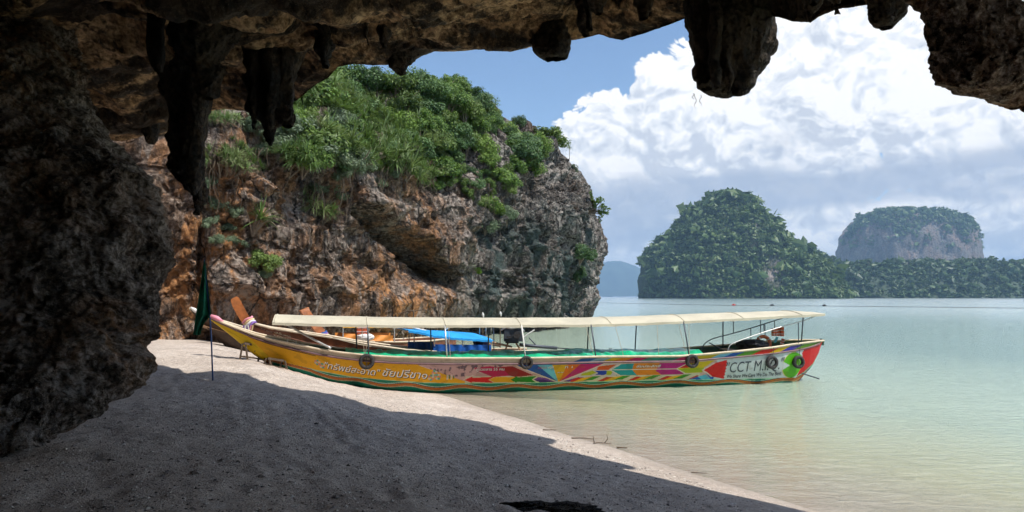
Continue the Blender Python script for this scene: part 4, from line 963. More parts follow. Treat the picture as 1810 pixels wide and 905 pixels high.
for dx, dv, mt, of in ((1.2, .02, 'textdark', .005), (0, 0, 'textwhite', .009)):
    lettering(H, '"ทรัพย์สะอาด"', 576+dx, 674+dx, .36+dv, .55+dv, M[mt], boat, of, .25, .02)
    lettering(H, 'ชัยปรีชา๑', 678+dx, 757+dx, .35+dv, .56+dv, M[mt], boat, of, .25, .02)
    lettering(H, 'ผู้โดยสาร 55 คน', 843+dx*.5, 892+dx*.5, .27+dv*.5, .345+dv*.5, M[mt], boat, of)
    lettering(H, 'VIP', 968+dx*.5, 979+dx*.5, .255+dv*.5, .32+dv*.5, M[mt], boat, of)
    lettering(H, 'ที่ 1', 999+dx*.5, 1012+dx*.5, .255+dv*.5, .32+dv*.5, M[mt], boat, of)
    lettering(H, '๒๕๕๗', 987+dx*.5, 997+dx*.5, .425+dv*.3, .46+dv*.3, M[mt], boat, of)
    lettering(H, 'ชัยประสิทธิ์', 1125+dx*.5, 1168+dx*.5, .265+dv*.4, .335+dv*.4, M[mt], boat, of, .2)
lettering(H, 'วารินทร์', 951, 967, .255, .32, M['red'], boat, .007); lettering(H, 'ระวัง', 1014, 1034, .255, .32, M['red'], boat, .007)
lettering(H, '"CCT M.I.Q."', 1284, 1385, .30, .60, M['textdark'], boat, .007)
lettering(H, 'We Share We Care We Do The Best', 1288, 1383, .665, .765, M['textdark'], boat, .007, bold=.012)

def tyre(px, py, Hh, R_, r_, label, off=.09, tilt=0.0, rope=26):
    s_ = float(Hh.s_at(px)); q = Hh.pt(np.array([s_]), np.array([.25]), off)[0]; c = P(px, py, q[1])
    root = empty('tyre_fender', c, label, 'tyre', 'old tyres hung as fenders')
    u3 = np.array([Hh.u[0], Hh.u[1], 0]); n3 = np.array([-Hh.n[0], -Hh.n[1], tilt]); n3 /= np.linalg.norm(n3); k3 = np.cross(u3, n3); k3 *= np.sign(k3[2])
    prof = [(R_-r_*.05, .62), (R_, .35), (R_*1.01, 0), (R_, -.35), (R_-r_*.05, -.62), (R_-r_*.5, -.9), (R_-r_*1.1, -.85), (R_-r_*1.35, -.5), (R_-r_*1.2, -.3), (R_-r_*1.2, .3), (R_-r_*1.35, .5), (R_-r_*1.1, .85), (R_-r_*.5, .9)]
    V = []; n = 40
    for i in range(n):
        a = 2*math.pi*i/n
        for rr, w in prof:
            k = rr*(1+(.012 if i % 2 else 0)*(abs(w) < .7)); V.append(u3*math.cos(a)*k+k3*math.sin(a)*k+n3*w*r_)
    m = len(prof); Q = [(i*m+j, ((i+1) % n)*m+j, ((i+1) % n)*m+(j+1) % m, i*m+(j+1) % m) for i in range(n) for j in range(m)]
    mb = MB(); mb.add(V, Q); mb.build('tyre_carcass', M['rubber'], root, smooth=True)
    mb = MB(); g = Hh.pt(np.array([s_]), np.array([-.02]), .03)[0]-c; mb.tube([g, k3*(R_-r_*.6)+n3*.03, k3*(R_-r_*1.3), k3*(-R_+r_*1.2)], .008, 5); mb.tube([k3*(R_-r_*.6)+n3*r_*.95+u3*.01, k3*(-R_+r_)+n3*r_*.9], .006, 5); mb.build('hanging_rope', M['darkrope'], root)
    return root
tyre(648, 639, H, .180, .062, 'worn tyre hanging on the yellow bow over the big lettering')
tyre(930.5, 641, H, .160, .052, 'worn tyre hanging amidships beside the dark red banner')
tyre(1223.5, 638.5, H, .172, .058, 'worn tyre hanging between magenta and yellow paint')
tyre(1364.5, 640.5, H, .170, .058, 'worn tyre covering the last letter on the white field', .1)
tyre(1411.5, 640, H, .170, .058, 'worn tyre hanging nearest the red stern over the green emblem', .1)

# cargo at the stern
lr = empty('life_ring', P(1350, 606, ds(1350, .1)), 'orange life ring propped upright near the stern of the painted boat', 'life ring')
mb = MB(); R0 = .17*1.0
mb.tube([np.array([math.cos(a)*R0, .05*math.sin(a), math.sin(a)*R0]) for a in np.linspace(0, 2*np.pi, 36, endpoint=False)], .048, 10, closed=True); mb.build('ring_body', M['ring'], lr, smooth=True)
for a in (.6, 2.3, 3.9, 5.5):
    mb = MB(); c = np.array([math.cos(a)*R0, .05*math.sin(a), math.sin(a)*R0]); tg = np.array([-math.sin(a), 0, math.cos(a)])*.022; mb.tube([c-tg, c+tg], .051, 10); mb.build('ring_band', M['cloth_white'], lr, smooth=True)
def jacket(px, py, d, w_, h_, rz, label, tilt=0):
    root = empty('life_jacket', P(px, py, d), label, 'life jacket', 'orange life jackets'); root.rotation_euler = (tilt, 0, rz)
    for sx in (-1, 1):
        mb = MB(); V = []
        pr = [(0, -h_/2, w_*.42), (.0, -h_*.2, w_*.48), (0, h_*.2, w_*.46), (0, h_/2, w_*.30)]
        for z_ in np.linspace(-h_/2, h_/2, 8):
            ww = w_*.47*(1-.35*max(0, z_/h_)**1.5); cx = sx*w_*.26
            for a in np.linspace(0, 2*np.pi, 10, endpoint=False): V.append((cx+ww*.5*np.sign(math.cos(a))*abs(math.cos(a))**.6, .045*np.sign(math.sin(a))*abs(math.sin(a))**.6, z_))
        Q = [(i*10+j, i*10+(j+1) % 10, (i+1)*10+(j+1) % 10, (i+1)*10+j) for i in range(7) for j in range(10)]+[tuple(range(10))[::-1], tuple(range(70, 80))]
        mb.add(V, Q); mb.build('foam_panel', M['jacket'], root)
    for z_ in (-.25, .15):
        mb = MB(); mb.box((0, 0, z_*h_), (w_*1.04, .105, .018)); mb.build('strap', M['cloth_white'], root)
dj = ds(1374, .05)
jacket(1369, 587, dj-.1, .17, .20, .4, 'orange life jacket leaning at the left of the stern pile')
jacket(1376, 586, dj+.05, .15, .24, 1.1, 'orange life jacket standing in the middle of the stern pile')
jacket(1382.5, 586, dj, .13, .25, 1.35, 'orange life jacket standing at the right end of the stern pile')
jacket(1383, 604, dj-.15, .16, .16, 1.2, 'orange life jacket low against the stern gunwale', .3)
def lump(name, c, r, amp, mat, n=(60, 40), k=6, **kw):
    a = np.linspace(0, 2*np.pi, n[0], endpoint=False); b = np.linspace(-np.pi/2, np.pi/2, n[1])
    A, B_ = np.meshgrid(a, b, indexing='ij'); U_ = np.stack([np.cos(A)*np.cos(B_), np.sin(A)*np.cos(B_), np.sin(B_)], -1).reshape(-1, 3)
    dd = 1+amp*ridged(U_*k*.35+c[0], 4)+amp*.6*fbm(U_*k+c[1], 3)-amp*.6
    return link(name, new_mesh(name, U_*dd[:, None]*np.array(r), grid_faces(n[0], n[1], True)), mat, loc=c, **kw)
lump('net_bundle', P(1330, 610, ds(1330, -.1)), (.34, .25, .12), .35, M['black'], k=9, label='black heap of netting piled inside the stern of the painted boat', cat='net')
mb = MB(); c = P(1372, 602, dj-.3); mb.tube([c+np.array([-.06, 0, -.05]), c+np.array([.02, 0, .1])], .02, 6); mb.tube([c+np.array([-.02, 0, -.05]), c+np.array([.05, 0, .09])], .018, 6)
mb.build('plastic_bottles', principled('cyan_plastic', (.15, .5, .55), .3), label='cyan plastic bottles wedged beside the orange life jackets', cat='bottles')
mb = MB(); mb.tube([P(466, 594, 17.35), P(461, 604, 17.28), P(450, 622, 17.3)], .014, 6); mb.build('mooring_rope', M['darkrope'], label='short dark rope slung over the yellow bow', cat='rope')

# ------------------------------------------------------------------ the moored brown boats behind
def plain_boat(name, label, C0, u, L, beam, sheer, depthf, hullmat, gmat='cream', post=None, group='brown wooden longtail boats'):
    Hh = Hull(C0, u, 0, L, beam, sheer, depthf, .6); o = Hh.at(L/2, 0, 0.0)
    root = empty(name, o, label, 'boat', group); dm = lambda p_, v_: np.full((*p_.shape, 3), .2)
    bchild(link('hull', Hh.mesh('hull', 160, 14, dm), hullmat), root); bchild(link('far_hull_side', Hh.far_mesh('far_hull_side'), hullmat), root)
    bchild(strip(Hh, 'gunwale', 0, .03, M[gmat], dz=.01), root); bchild(strip(Hh, 'gunwale', 0, .03, M[gmat], far=True, dz=.01), root)
    bchild(strip(Hh, 'rub_rail', .3, .015, M['mahogany']), root)
    V = sheet(Hh, Hh.px(.15), Hh.px(L-.15), lambda s: (-Hh.bg(s)*.9, Hh.bg(s)*.9), lambda s, q: float(Hh.zg(s))-.3, 60, 5); bchild(sheet_mesh('floor_boards', V, M['plank']), root)
    if post is not None:
        pts, w_, t_ = post; mb = MB(); pts = np.array(pts); u3 = np.array([Hh.u[0], Hh.u[1], 0])
        V = []; 
        for i, p in enumerate(pts):
            tg = pts[min(i+1, len(pts)-1)]-pts[max(i-1, 0)]; tg /= np.linalg.norm(tg); n3 = np.array([*Hh.n, 0]); sd = np.cross(tg, n3); sd /= np.linalg.norm(sd)
            for a, b_ in ((-1, -1), (1, -1), (1, 1), (-1, 1)): V.append(p+sd*a*w_[i]/2+n3*b_*t_/2)
        m_ = len(pts); Q = [(i*4+j, i*4+(j+1) % 4, (i+1)*4+(j+1) % 4, (i+1)*4+j) for i in range(m_-1) for j in range(4)]+[(3, 2, 1, 0), tuple((m_-1)*4+k for k in range(4))]
        mb.add(V, Q); bchild(mb.build('bow_post', M['postwood']), root)
    return Hh, root
M['postwood'] = principled('orange_varnished_post', (.36, .12, .035), .45, var=.25, vscale=8)
BM = [(0, .06), (.04, .22), (.12, .5), (.25, .7), (.5, .8), (.75, .78), (.92, .6), (1, .42)]
b1a, b1b = P(438, 524, 19.7)[:2], P(940, 524, 22.4)[:2]
B1, boat1 = plain_boat('longtail_boat', 'red brown longtail boat with orange bow post and blue awning amidships', b1a, b1b-b1a, np.linalg.norm(b1b-b1a), BM,
    [(425, 569), (440, 571.5), (449, 572.5), (482, 581), (551, 592), (590, 598), (650, 609), (720, 619), (800, 624), (870, 624), (945, 620)],
    lambda S, zg: zg-np.interp(S, [0, .5, 1.5, 9], [.14, .34, .72, .92]), M['mahogany'],
    post=([P(446, 582, 19.75), P(438, 571, 19.7), P(428, 555, 19.65), (P(420, 540, 19.6)), P(415, 529, 19.6), P(413.5, 526, 19.6)], [.20, .23, .24, .25, .22, .14], .10))
b2a, b2b = P(572, 524, 23.2)[:2], P(794, 524, 26.6)[:2]
B2, boat2 = plain_boat('longtail_boat', 'brown longtail boat with amber and orange canvas shelter behind the painted boat', b2a, b2b-b2a, np.linalg.norm(b2b-b2a), BM,
    [(560, 594), (572, 596), (600, 600), (660, 604), (700, 605), (760, 603), (800, 598.5)], lambda S, zg: zg-np.interp(S, [0, .5, 1.5, 9], [.16, .4, .8, .95]), M['mahogany'],
    post=([P(580, 606, 23.3), P(573, 597, 23.2), P(560, 579, 23.1), P(548, 563, 23.05), P(540.5, 553, 23.0), P(534, 552, 23.0), P(530, 555, 23.0)][:5]+[P(537, 546, 23.0)], [.22, .26, .27, .26, .26, .3], .12))
b3a, b3b = P(337, 524, 22.3)[:2], P(560, 524, 26)[:2]
M['shadedwood'] = principled('shade_dark_wood', (.05, .028, .018), .6, var=.3)  # shade on this hull is put into the dark brown
B3, boat3 = plain_boat('longtail_boat', 'dark wooden boat with white bow tip poking out behind the green flag', b3a, b3b-b3a, np.linalg.norm(b3b-b3a), [(0, .03), (.1, .25), (.3, .6), (.6, .75), (1, .6)],
    [(330, 542), (337, 544.5), (350, 552), (380, 563), (430, 578), (480, 590), (520, 597), (570, 602)], lambda S, zg: zg-np.interp(S, [0, .5, 1.2, 2.4, 9], [.03, .18, .5, .85, .95]), M['shadedwood'])
mb = MB(); mb.tube([P(337, 543.5, 22.28), P(343, 547.5, 22.3), P(351, 553, 22.35)], [.03, .06, .05], 8); bchild(mb.build('bow_tip', M['white'], smooth=True), boat3)
for dx, mt, of in ((.6, 'textdark', .004), (0, 'textgold', .008)):
    lettering(B1, 'กบ.๑๖๗', 463+dx, 482+dx, .18, .34, M[mt], boat1, of); lettering(B1, 'สุริยันฉาย', 486+dx, 515+dx, .16, .42, M[mt], boat1, of); lettering(B1, 'PHANGNGA', 487+dx, 504+dx, .52, .66, M[mt], boat1, of)
lettering(B2, 'ทะเลไทย', 581, 600, .40, .60, M['textgold'], boat2, .01)
def garland(c, label, cols, s=1.0, axis_=(-.55, 0, .83), tails=6):
    root = empty('ribbon_garland', c, label, 'ribbons', 'ribbons tied to the bow posts'); ax = np.array(axis_)/np.linalg.norm(axis_); e1 = np.cross(ax, [0, 1, 0]); e1 /= np.linalg.norm(e1); e2 = np.cross(ax, e1)
    for k, cn in enumerate(cols):
        mb = MB(); off = ax*(k-1.2)*.055*s
        mb.tube([off+e1*math.cos(a)*.14*s+e2*math.sin(a)*.10*s+ax*.015*math.sin(3*a+k) for a in np.linspace(0, 2*np.pi, 20, endpoint=False)], .030*s, 7, closed=True); mb.build('garland_loop', M[cn], root, smooth=True)
    r = np.random.default_rng(int(c[0]*100) % 97+3)
    for k in range(tails):
        mb = MB(); x = r.uniform(-.12, .12)*s; pts = [np.array([x+.03*math.sin(q*3+k)*s, -.11*s-.02*k*s*.3, -.05*s-q*.32*s*r.uniform(.8, 1.1)]) for q in np.linspace(0, 1, 6)]
        for a_, b_ in zip(pts[:-1], pts[1:]): mb.beam(a_, b_, .035*s, .006, (0, 1, 0))
        mb.build('ribbon_tail', M[cols[k % len(cols)]], root)
garland(P(441, 571, 19.6), 'white, gold and red ribbons tied round the left orange bow post', ['purple', 'cloth_white', 'saffron', 'pink'], 1.0)
garland(P(573, 595, 23.0), 'gold, white and blue ribbons tied round the second brown bow post', ['cloth_white', 'saffron', 'purple', 'blue'], 1.0)
# blue awning and side cloth of boat 1
def dd1(px, Yo=0): return float(B1.at(float(B1.s_at(px)), Yo, 0)[1])
blt = [(720, 584.5), (745, 588), (762, 593), (800, 597.5), (868, 602)]; btt = [(720, 580.5), (760, 583), (800, 584.5), (850, 588), (872, 595)]
def bz(s, q):
    px = float(B1.px(s)); Yo = -.85+1.7*q; ze = zfor(B1.at(s, -.85, 0)[1], seg(px, blt)); zc = zfor(B1.at(s, .1, 0)[1], seg(px, btt)); return ze+(zc-ze)*(1-abs(Yo/.85)**1.8)+.012*math.sin(s*11)*(abs(q-.5) > .42)
V = sheet(B1, 722, 870, lambda s: (-.85, .85), bz, 60, 14, .02); bchild(sheet_mesh('blue_awning', V, M['bluetop']), boat1)
V = np.array([[P(x, y+.35*math.sin(x*.6+2*math.sin(x*.13)), dd1(x, -.86)-.02) for y in (seg(x, blt)-.5, seg(x, blt)+3.0)] for x in np.linspace(722, 870, 50)]); bchild(sheet_mesh('awning_fringe', V, M['bluetop']), boat1)
V = np.array([[P(x, y, dd1(x, -.82)-.03*math.sin(x*.35)) for y in np.linspace(608.5+(x-765)*.012, 628, 8)] for x in np.linspace(766, 868, 50)]); bchild(sheet_mesh('side_cloth', V, M['blue']), boat1)
V = np.array([[P(x, y, dd1(x, .6)-.03*math.sin(x*.35)) for y in np.linspace(604, 622, 8)] for x in np.linspace(721, 766, 30)]); bchild(sheet_mesh('side_cloth', V, M['blue']), boat1)
for x, ya, yb, Yo in ((768, 594, 612, -.8), (792, 596, 612, -.8), (818, 598, 612, -.8), (868, 601, 626, -.8), (723, 586, 606, .6), (732, 588, 606, .6), (848, 566, 590, .6), (859, 566, 592, .6)):
    mb = MB(); mb.tube([P(x, ya, dd1(x, Yo)), P(x, yb, dd1(x, Yo))], .018, 6); bchild(mb.build('awning_post', M['steel'], smooth=True), boat1)
mb = MB(); mb.tube([P(729, 579, dd1(729)), P(752, 584, dd1(752)), P(775, 589, dd1(775))], .02, 6); mb.tube([P(788, 583, dd1(780)), P(800, 572, dd1(780))], .02, 6); bchild(mb.build('awning_pole', M['white']), boat1)
mb = MB(); mb.tube([P(846, 598, 22.2), P(870, 605, 22.2), P(905, 613, 22.2)], .035, 6); mb.tube([P(855, 606, 22.2), P(885, 612, 22.2)], .03, 6); bchild(mb.build('stern_plank', M['plank']), boat1)
lump('cargo_bag', P(850, 604, 21.9), (.2, .2, .17), .18, principled('navy_bag', (.012, .015, .06), .7), label='dark navy bag stowed under the right end of the blue awning', cat='bag')
# longtail engine
eng = empty('engine', P(905, 600, 22.2), None, None); eng.parent = boat1; eng.location = tuple(P(905, 600, 22.2)-np.array(boat1.location))
bb = P(905, 600, 22.2)
def epart(mb, nm, mt, **k): o = mb.build(nm, M[mt], eng, **k); return o
def e(px, py, dy=0): return P(px, py, 22.2+dy)-bb
mb = MB(); mb.box(e(907, 591), (.56, .40, .40)); mb.box(e(905, 602), (.40, .30, .14)); mb.box(e(896, 590, -.2), (.16, .10, .30)); epart(mb, 'engine_block', 'darksteel')
mb = MB()
for x in (894, 901, 908, 915): mb.tube([e(x, 583, -.1), e(x, 577, -.1)], [.05, .045], 10)
mb.tube(spline([e(886, 584, -.2), e(893, 579, -.25), e(905, 580, -.25), e(920, 579, -.2), e(926, 586, -.15)], 16), .028, 8); epart(mb, 'manifold', 'steel', smooth=True)
mb = MB(); mb.box(e(906, 570), (.36, .26, .16)); epart(mb, 'fuel_tank', 'red')
mb = MB(); mb.tube([e(914, 592, -.26), e(914, 592, -.20)], .11, 18); mb.tube([e(900, 594, -.25), e(900, 594, -.20)], .07, 16); epart(mb, 'flywheel', 'rubber')
mb = MB(); mb.tube([e(926, 596), e(934, 590), e(945, 583)], .022, 7); epart(mb, 'tiller_handle', 'white')
mb = MB(); mb.tube([e(918, 609), e(935, 611), e(985, 615.5)], .05, 8); mb.tube([e(935, 597), e(947, 610)], .02, 6); mb.tube([e(985, 615), e(1040, 619), e(1078, 621)], .018, 6); epart(mb, 'propeller_shaft', 'darksteel', smooth=True)
mb = MB(); mb.tube([e(1066, 617), e(1066, 623)], .012, 5); mb.tube([e(1078, 615), e(1078, 625)], .02, 6)
for k in range(3): a = k*2.1; c = e(1080, 621); mb.beam(c, c+np.array([.01, math.cos(a)*.12, math.sin(a)*.12]), .06, .01, (1, 0, 0))
epart(mb, 'propeller', 'darksteel')
mb = MB(); mb.tube([e(898, 606), e(892, 622)], .03, 6); mb.tube([e(912, 606), e(922, 622)], .03, 6); mb.box(e(905, 620), (.9, .4, .05)); epart(mb, 'engine_mount', 'plank')
mb = MB(); mb.tube([P(872, 574, 21.5), P(873, 598, 21.5), P(873, 622, 21.5)], .018, 6); bchild(mb.build('stern_pole', M['darksteel']), boat1)
# amber shelter of boat 2
def dd2(px, Yo=0): return float(B2.at(float(B2.s_at(px)), Yo, 0)[1])
V = np.array([[P(x, y+.3*math.sin(x*.5), dd2(x, Yo)) for y, Yo in ((575.8, -.8), (571.5, -.5), (569.8, .0), (570.5, .6))] for x in np.linspace(606, 697, 40)]); bchild(sheet_mesh('canvas_roof', V, M['amber']), boat2)
V = np.array([[P(x, y+.3*math.sin(x*.5), dd2(x, -.82)-.02) for y in (576, 579.5)] for x in np.linspace(606, 697, 40)]); bchild(sheet_mesh('roof_fringe', V, M['amber']), boat2)
V = np.array([[P(x, y, dd2(x, -.78)-.04*math.sin(x*.21+y*.3)) for y in np.linspace(589.5+(x-606)*.04, 603, 8)] for x in np.linspace(606, 695, 40)]); bchild(sheet_mesh('side_cloth', V, M['orange']), boat2)
V = np.array([[P(x, y, dd2(x, .78)) for y in (588, 602)] for x in np.linspace(592, 690, 30)]); bchild(sheet_mesh('side_cloth', V, M['orange']), boat2)
for x in (606.5, 697): mb = MB(); mb.tube([P(x, 572, dd2(x, -.8)), P(x, 604, dd2(x, -.8))], .02, 6); bchild(mb.build('shelter_post', M['steel']), boat2)
jacket(640, 582, dd2(640, -.9), .34, .3, 0.0, 'orange life jacket hung under the amber canvas shelter')
lump('white_sack', P(645, 596, dd2(645, -.95)), (.26, .14, .11), .15, M['cloth_white'], label='white sack hanging on the rail below the amber canvas', cat='sack')
mb = MB(); mb.tube(spline([P(590, 598, 19.2), P(650, 611.5, 19.0), P(760, 624, 18.7)], 20), .014, 5); mb.build('mooring_rope', M['rope'], label='slack pale rope running from second bow post to the green tarp, lower strand', cat='rope')
mb = MB(); mb.tube(spline([P(588, 596, 19.3), P(655, 606, 19.1), P(770, 622, 18.8)], 20), .010, 5); mb.build('mooring_rope', M['rope'], label='slack pale rope running to the green tarp, upper thinner strand', cat='rope')
for x, y, lb in ((853, 552, 'thin stake topped with white cloth, left of the two above the canopy'), (884, 550, 'thin stake topped with white cloth, right of the two above the canopy')):
    root = empty('marker_stake', P(x, 600, 25), lb, 'stake'); o0 = P(x, 600, 25)
    mb = MB(); mb.tube([np.array([0, 0, -.7]), P(x, y+2, 25)-o0], .02, 6); mb.build('stake', M['stick'], root)
    mb = MB(); mb.tube([P(x, y, 25)-o0, P(x+1, y+4, 25)-o0, P(x+1.5, y+9, 25)-o0], [.012, .045, .02], 6); mb.build('cloth', M['cloth_white'], root)
mb = MB(); mb.tube([P(771, 600, 27), P(774, 560, 27), P(780, 514, 27)], [.04, .03, .02], 6); mb.build('wooden_pole', M['stick'], label='thin leaning wooden pole rising in front of the grey cliff', cat='pole')
mb = MB(); mb.tube(spline([P(728, 575, 26), P(731, 552, 26), P(722, 549.5, 26), P(704, 555, 26)], 14), [.03]*10+[.02]*4, 6); mb.tube(spline([P(729, 550, 26), P(745, 548, 26), P(758, 549, 26)], 8), .015, 5)
mb.build('dead_branch', M['stick'], label='bare crooked branch sticking up behind the canopy', cat='branch')
# trestles under the bow
def trestle(c0, c1, d0, d1, top, label):
    a = P(c0[0], c0[1], d0); b = P(c1[0], c1[1], d1); root = empty('wooden_trestle', a, label, 'trestle', 'timber trestles propping the bow')
    ends = []
    for end in (a, b):
        for sx in (-1, 1):
            ft = end+np.array([.10*sx, .0, 0]); ft[2] = float(ground_z(ft[0], ft[1]))-.03; tp = end+np.array([.03*sx, 0, 0]); tp[2] = end[2]+top
            mb = MB(); mb.beam(ft-a, tp-a, .035, .035, (0, 1, 0)); mb.build('leg', M['stick'], root); ends.append((ft, tp))
    for i, j in ((0, 1), (2, 3), (0, 2), (1, 3)):
        p = ends[i][0]*.7+ends[i][1]*.3; q = ends[j][0]*.7+ends[j][1]*.3; mb = MB(); mb.beam(p-a, q-a, .03, .03); mb.build('rail', M['stick'], root)
    mb = MB(); mb.beam((ends[0][1]+ends[1][1])/2-a, (ends[2][1]+ends[3][1])/2-a, .08, .05); mb.build('top_beam', M['stick'], root)
trestle((431, 630), (463, 634), 17.2, 17.4, .30, 'small timber trestle under the yellow bow, nearer the bow tip')
trestle((473, 649), (501, 653), 17.0, 17.2, .20, 'small low timber trestle under the yellow bow where hull meets sand')

# ------------------------------------------------------------------ green flag on its blue pole
q0 = on_sand(377, 674); d_f = q0[1]; fb = np.array([q0[0], q0[1], float(ground_z(*q0))])
fl_ = empty('beach_flag', fb, 'drooping dark green flag on a thin blue pole stuck in sand', 'flag')
mb = MB(); mb.tube([np.array([0, 0, -.15]), P(374, 610, d_f)-fb, P(371, 560, d_f)-fb], .014, 7); mb.build('flagpole', M['bluepole'], fl_, smooth=True)
mb = MB(); mb.tube([P(371, 562, d_f)-fb, P(366, 510, d_f)-fb, P(361, 459, d_f)-fb], .010, 7); mb.build('flagpole_top', M['bluepole'], fl_, smooth=True)
rows = [(461, 360, 362), (475, 358, 364.5), (500, 354.5, 367.5), (525, 351, 370), (545, 348, 372), (556, 346, 373), (562, 345, 369), (570, 344, 362), (580, 343, 357), (592, 341, 354)]
V = []
for py, x0, x1 in [tuple(np.interp(k, range(len(rows)), [r_[i] for r_ in rows]) for i in range(3)) for k in np.linspace(0, len(rows)-1, 60)]:
    V.append([P(x0+(x1-x0)*q, py, d_f+.012+.045*math.sin(q*9.5+py*.012)*min(1, (py-455)/60)-.03*q) for q in np.linspace(0, 1, 24)])
V = np.array(V)-fb; V2 = np.concatenate([V, V[:, ::-1]+np.array([0, .004, 0]), V[:, :1]], 1)
link('flag_cloth', new_mesh('flag_cloth', V2, grid_faces(*V2.shape[:2])), M['flaggreen'], fl_)
# ================================================================== vegetation on the headland
def blades(nheads, seed, L=.55, spread=.8, nb=26, w=.035, droop=.9, up=.5, squash=.7):
    """rosettes of long arching blades"""
    r = np.random.default_rng(seed); Vs, Fs, Ts = [], [], []; off = 0
    for h in range(nheads):
        d = r.normal(size=3); d /= np.linalg.norm(d); d[2] = abs(d[2])*.9; c = d*r.uniform(.35, 1, 1)*spread*np.array([1, 1, squash]); ht = r.uniform(0, 1)
        ax = d*.7+np.array([0, 0, up]); ax /= np.linalg.norm(ax)
        for b in range(nb):
            q = r.normal(size=3); q -= ax*q.dot(ax)*.6; q /= np.linalg.norm(q); q = q*.9+ax*r.uniform(.1, 1.2); q /= np.linalg.norm(q)
            l = L*r.uniform(.6, 1.2); sd = np.cross(q, [0, 0, 1.]); sd /= np.linalg.norm(sd)+1e-6; pts = []
            p = c.copy(); dirn = q.copy()
            for k in range(4):
                ww = w*(1, .95, .6, .08)[k]; pts += [p-sd*ww/2, p+sd*ww/2]
                p = p+dirn*l/3; dirn = dirn+np.array([0, 0, -droop*.35*(k+1)*.6]); dirn /= np.linalg.norm(dirn)
            Vs.append(np.array(pts)); Fs.append(np.array([(0, 1, 3, 2), (2, 3, 5, 4), (4, 5, 7, 6)])+off); off += 8
            Ts.append(np.full(8, np.clip(.25+.5*ht*r.uniform(.6, 1.1)+(.35 if r.random() < .12 else 0), 0, 1)))
    return np.concatenate(Vs), np.concatenate(Fs), np.concatenate(Ts)
def stems(n, seed, r0=.03, spread=.7, bend=.25):
    r = np.random.default_rng(seed); mb = MB()
    for k in range(n):
        a = r.uniform(0, 6.28); e_ = np.array([math.cos(a), math.sin(a), 0])*spread*r.uniform(.3, 1)+np.array([0, 0, r.uniform(.1, .7)])
        mid = e_*.5+r.normal(size=3)*bend*.3; mb.tube(spline([np.array([0, 0, -.5]), mid, e_], 6), np.linspace(r0, r0*.3, 6), 5)
    m = bpy.data.meshes.new('stem'); m.from_pydata(np.concatenate(mb.v).tolist(), [], mb.q); m.materials.append(M['wood_bark']); return m
bush_m = [leaf_mesh('foliage', [leaf_cloud(3300, .062, dict(lobes=17, squash=(1, 1, .8)), 40+k, .55)], M[('leaf', 'leaf_yellow', 'leaf_deep', 'leaf', 'leaf_deep', 'leaf_yellow')[k]]) for k in range(6)]
dusty_m = [leaf_mesh('foliage', [leaf_cloud(2200, .055, dict(lobes=14, squash=(1, 1, .75)), 60+k, .5)], M['leaf_blue']) for k in range(2)]
lime_m = leaf_mesh('foliage', [leaf_cloud(1500, .07, dict(lobes=8, squash=(1, 1, .55)), 77, .7)], M['leaf_lime'])
pand_m = [leaf_mesh('blades', [blades(12, 80+k)], M['blade']) for k in range(3)]
pand1_m = [leaf_mesh('blades', [blades(1, 90+k, .85, .05, 60, .05, .7, 1.2)], M['blade']) for k in range(2)]
tree_m = [leaf_mesh('crown', [leaf_cloud(5200, .047, dict(lobes=26, squash=(1, 1, .72)), 50+k, .7)], M[('leaf', 'leaf_yellow', 'leaf_deep', 'leaf_deep')[k]]) for k in range(4)]
stem_m = [stems(6, 5+k) for k in range(3)]
def trunk_mesh(seed):
    r = np.random.default_rng(seed); mb = MB(); mb.tube(spline([(0, 0, -1.3), (.06, 0, -.8), (.0, .05, -.2), (.05, .0, .35)], 12), np.linspace(.07, .03, 12), 7)
    for k in range(7):
        a = r.uniform(0, 6.28); z0 = r.uniform(-.6, .1); e_ = np.array([math.cos(a)*.6, math.sin(a)*.6, z0+r.uniform(.25, .6)])
        mb.tube(spline([(0, 0, z0), e_*.5+np.array([0, 0, .05]), e_], 6), np.linspace(.028, .008, 6), 5)
    m = bpy.data.meshes.new('trunk'); m.from_pydata(np.concatenate(mb.v).tolist(), [], mb.q); m.materials.append(M['wood_bark']); return m
trunk_m = [trunk_mesh(k) for k in range(2)]
rv = np.random.default_rng(99)
vis_ij = np.argwhere((CL_px > 280) & (CL_px < 1085) & (CL_py > 60) & (CL_py < 560))
vx = CL_px[vis_ij[:, 0], vis_ij[:, 1]]; vy = CL_py[vis_ij[:, 0], vis_ij[:, 1]]
# keep only the front surface (nearest point of each small image cell)
cell = (vx//6).astype(int)*1000+(vy//6).astype(int); dist = CL_P[vis_ij[:, 0], vis_ij[:, 1], 1]
order = np.lexsort((dist, cell)); cc_ = cell[order]; firstd = {}
mind = np.full(cell.max()+1, 1e9); np.minimum.at(mind, cell, dist); frontm = dist < mind[cell]+1.2
vis_ij = vis_ij[frontm]; vx = vx[frontm]; vy = vy[frontm]
def pick(poly, n, mind_px=8):
    ok = np.flatnonzero(inpoly(vx, vy, poly)); out = []; got = []
    if len(ok) == 0: return out
    for k in rv.permutation(ok)[:n*40]:
        if all((vx[k]-a)**2+(vy[k]-b)**2 > mind_px**2 for a, b in got):
            got.append((vx[k], vy[k])); i, j = vis_ij[k]; out.append((CL_P[i, j], CL_N[i, j]))
            if len(out) >= n: break
    return out
GRP = {'bush': ('leafy_bush', 'bush', 'leafy bushes covering the headland'), 'pand': ('spiky_shrub', 'shrub', 'spiky shrubs covering the headland'), 'dusty': ('dusty_bush', 'bush', 'dusty bushes covering the headland'), 'tree': ('cliff_tree', 'tree', 'small trees crowning the headland')}
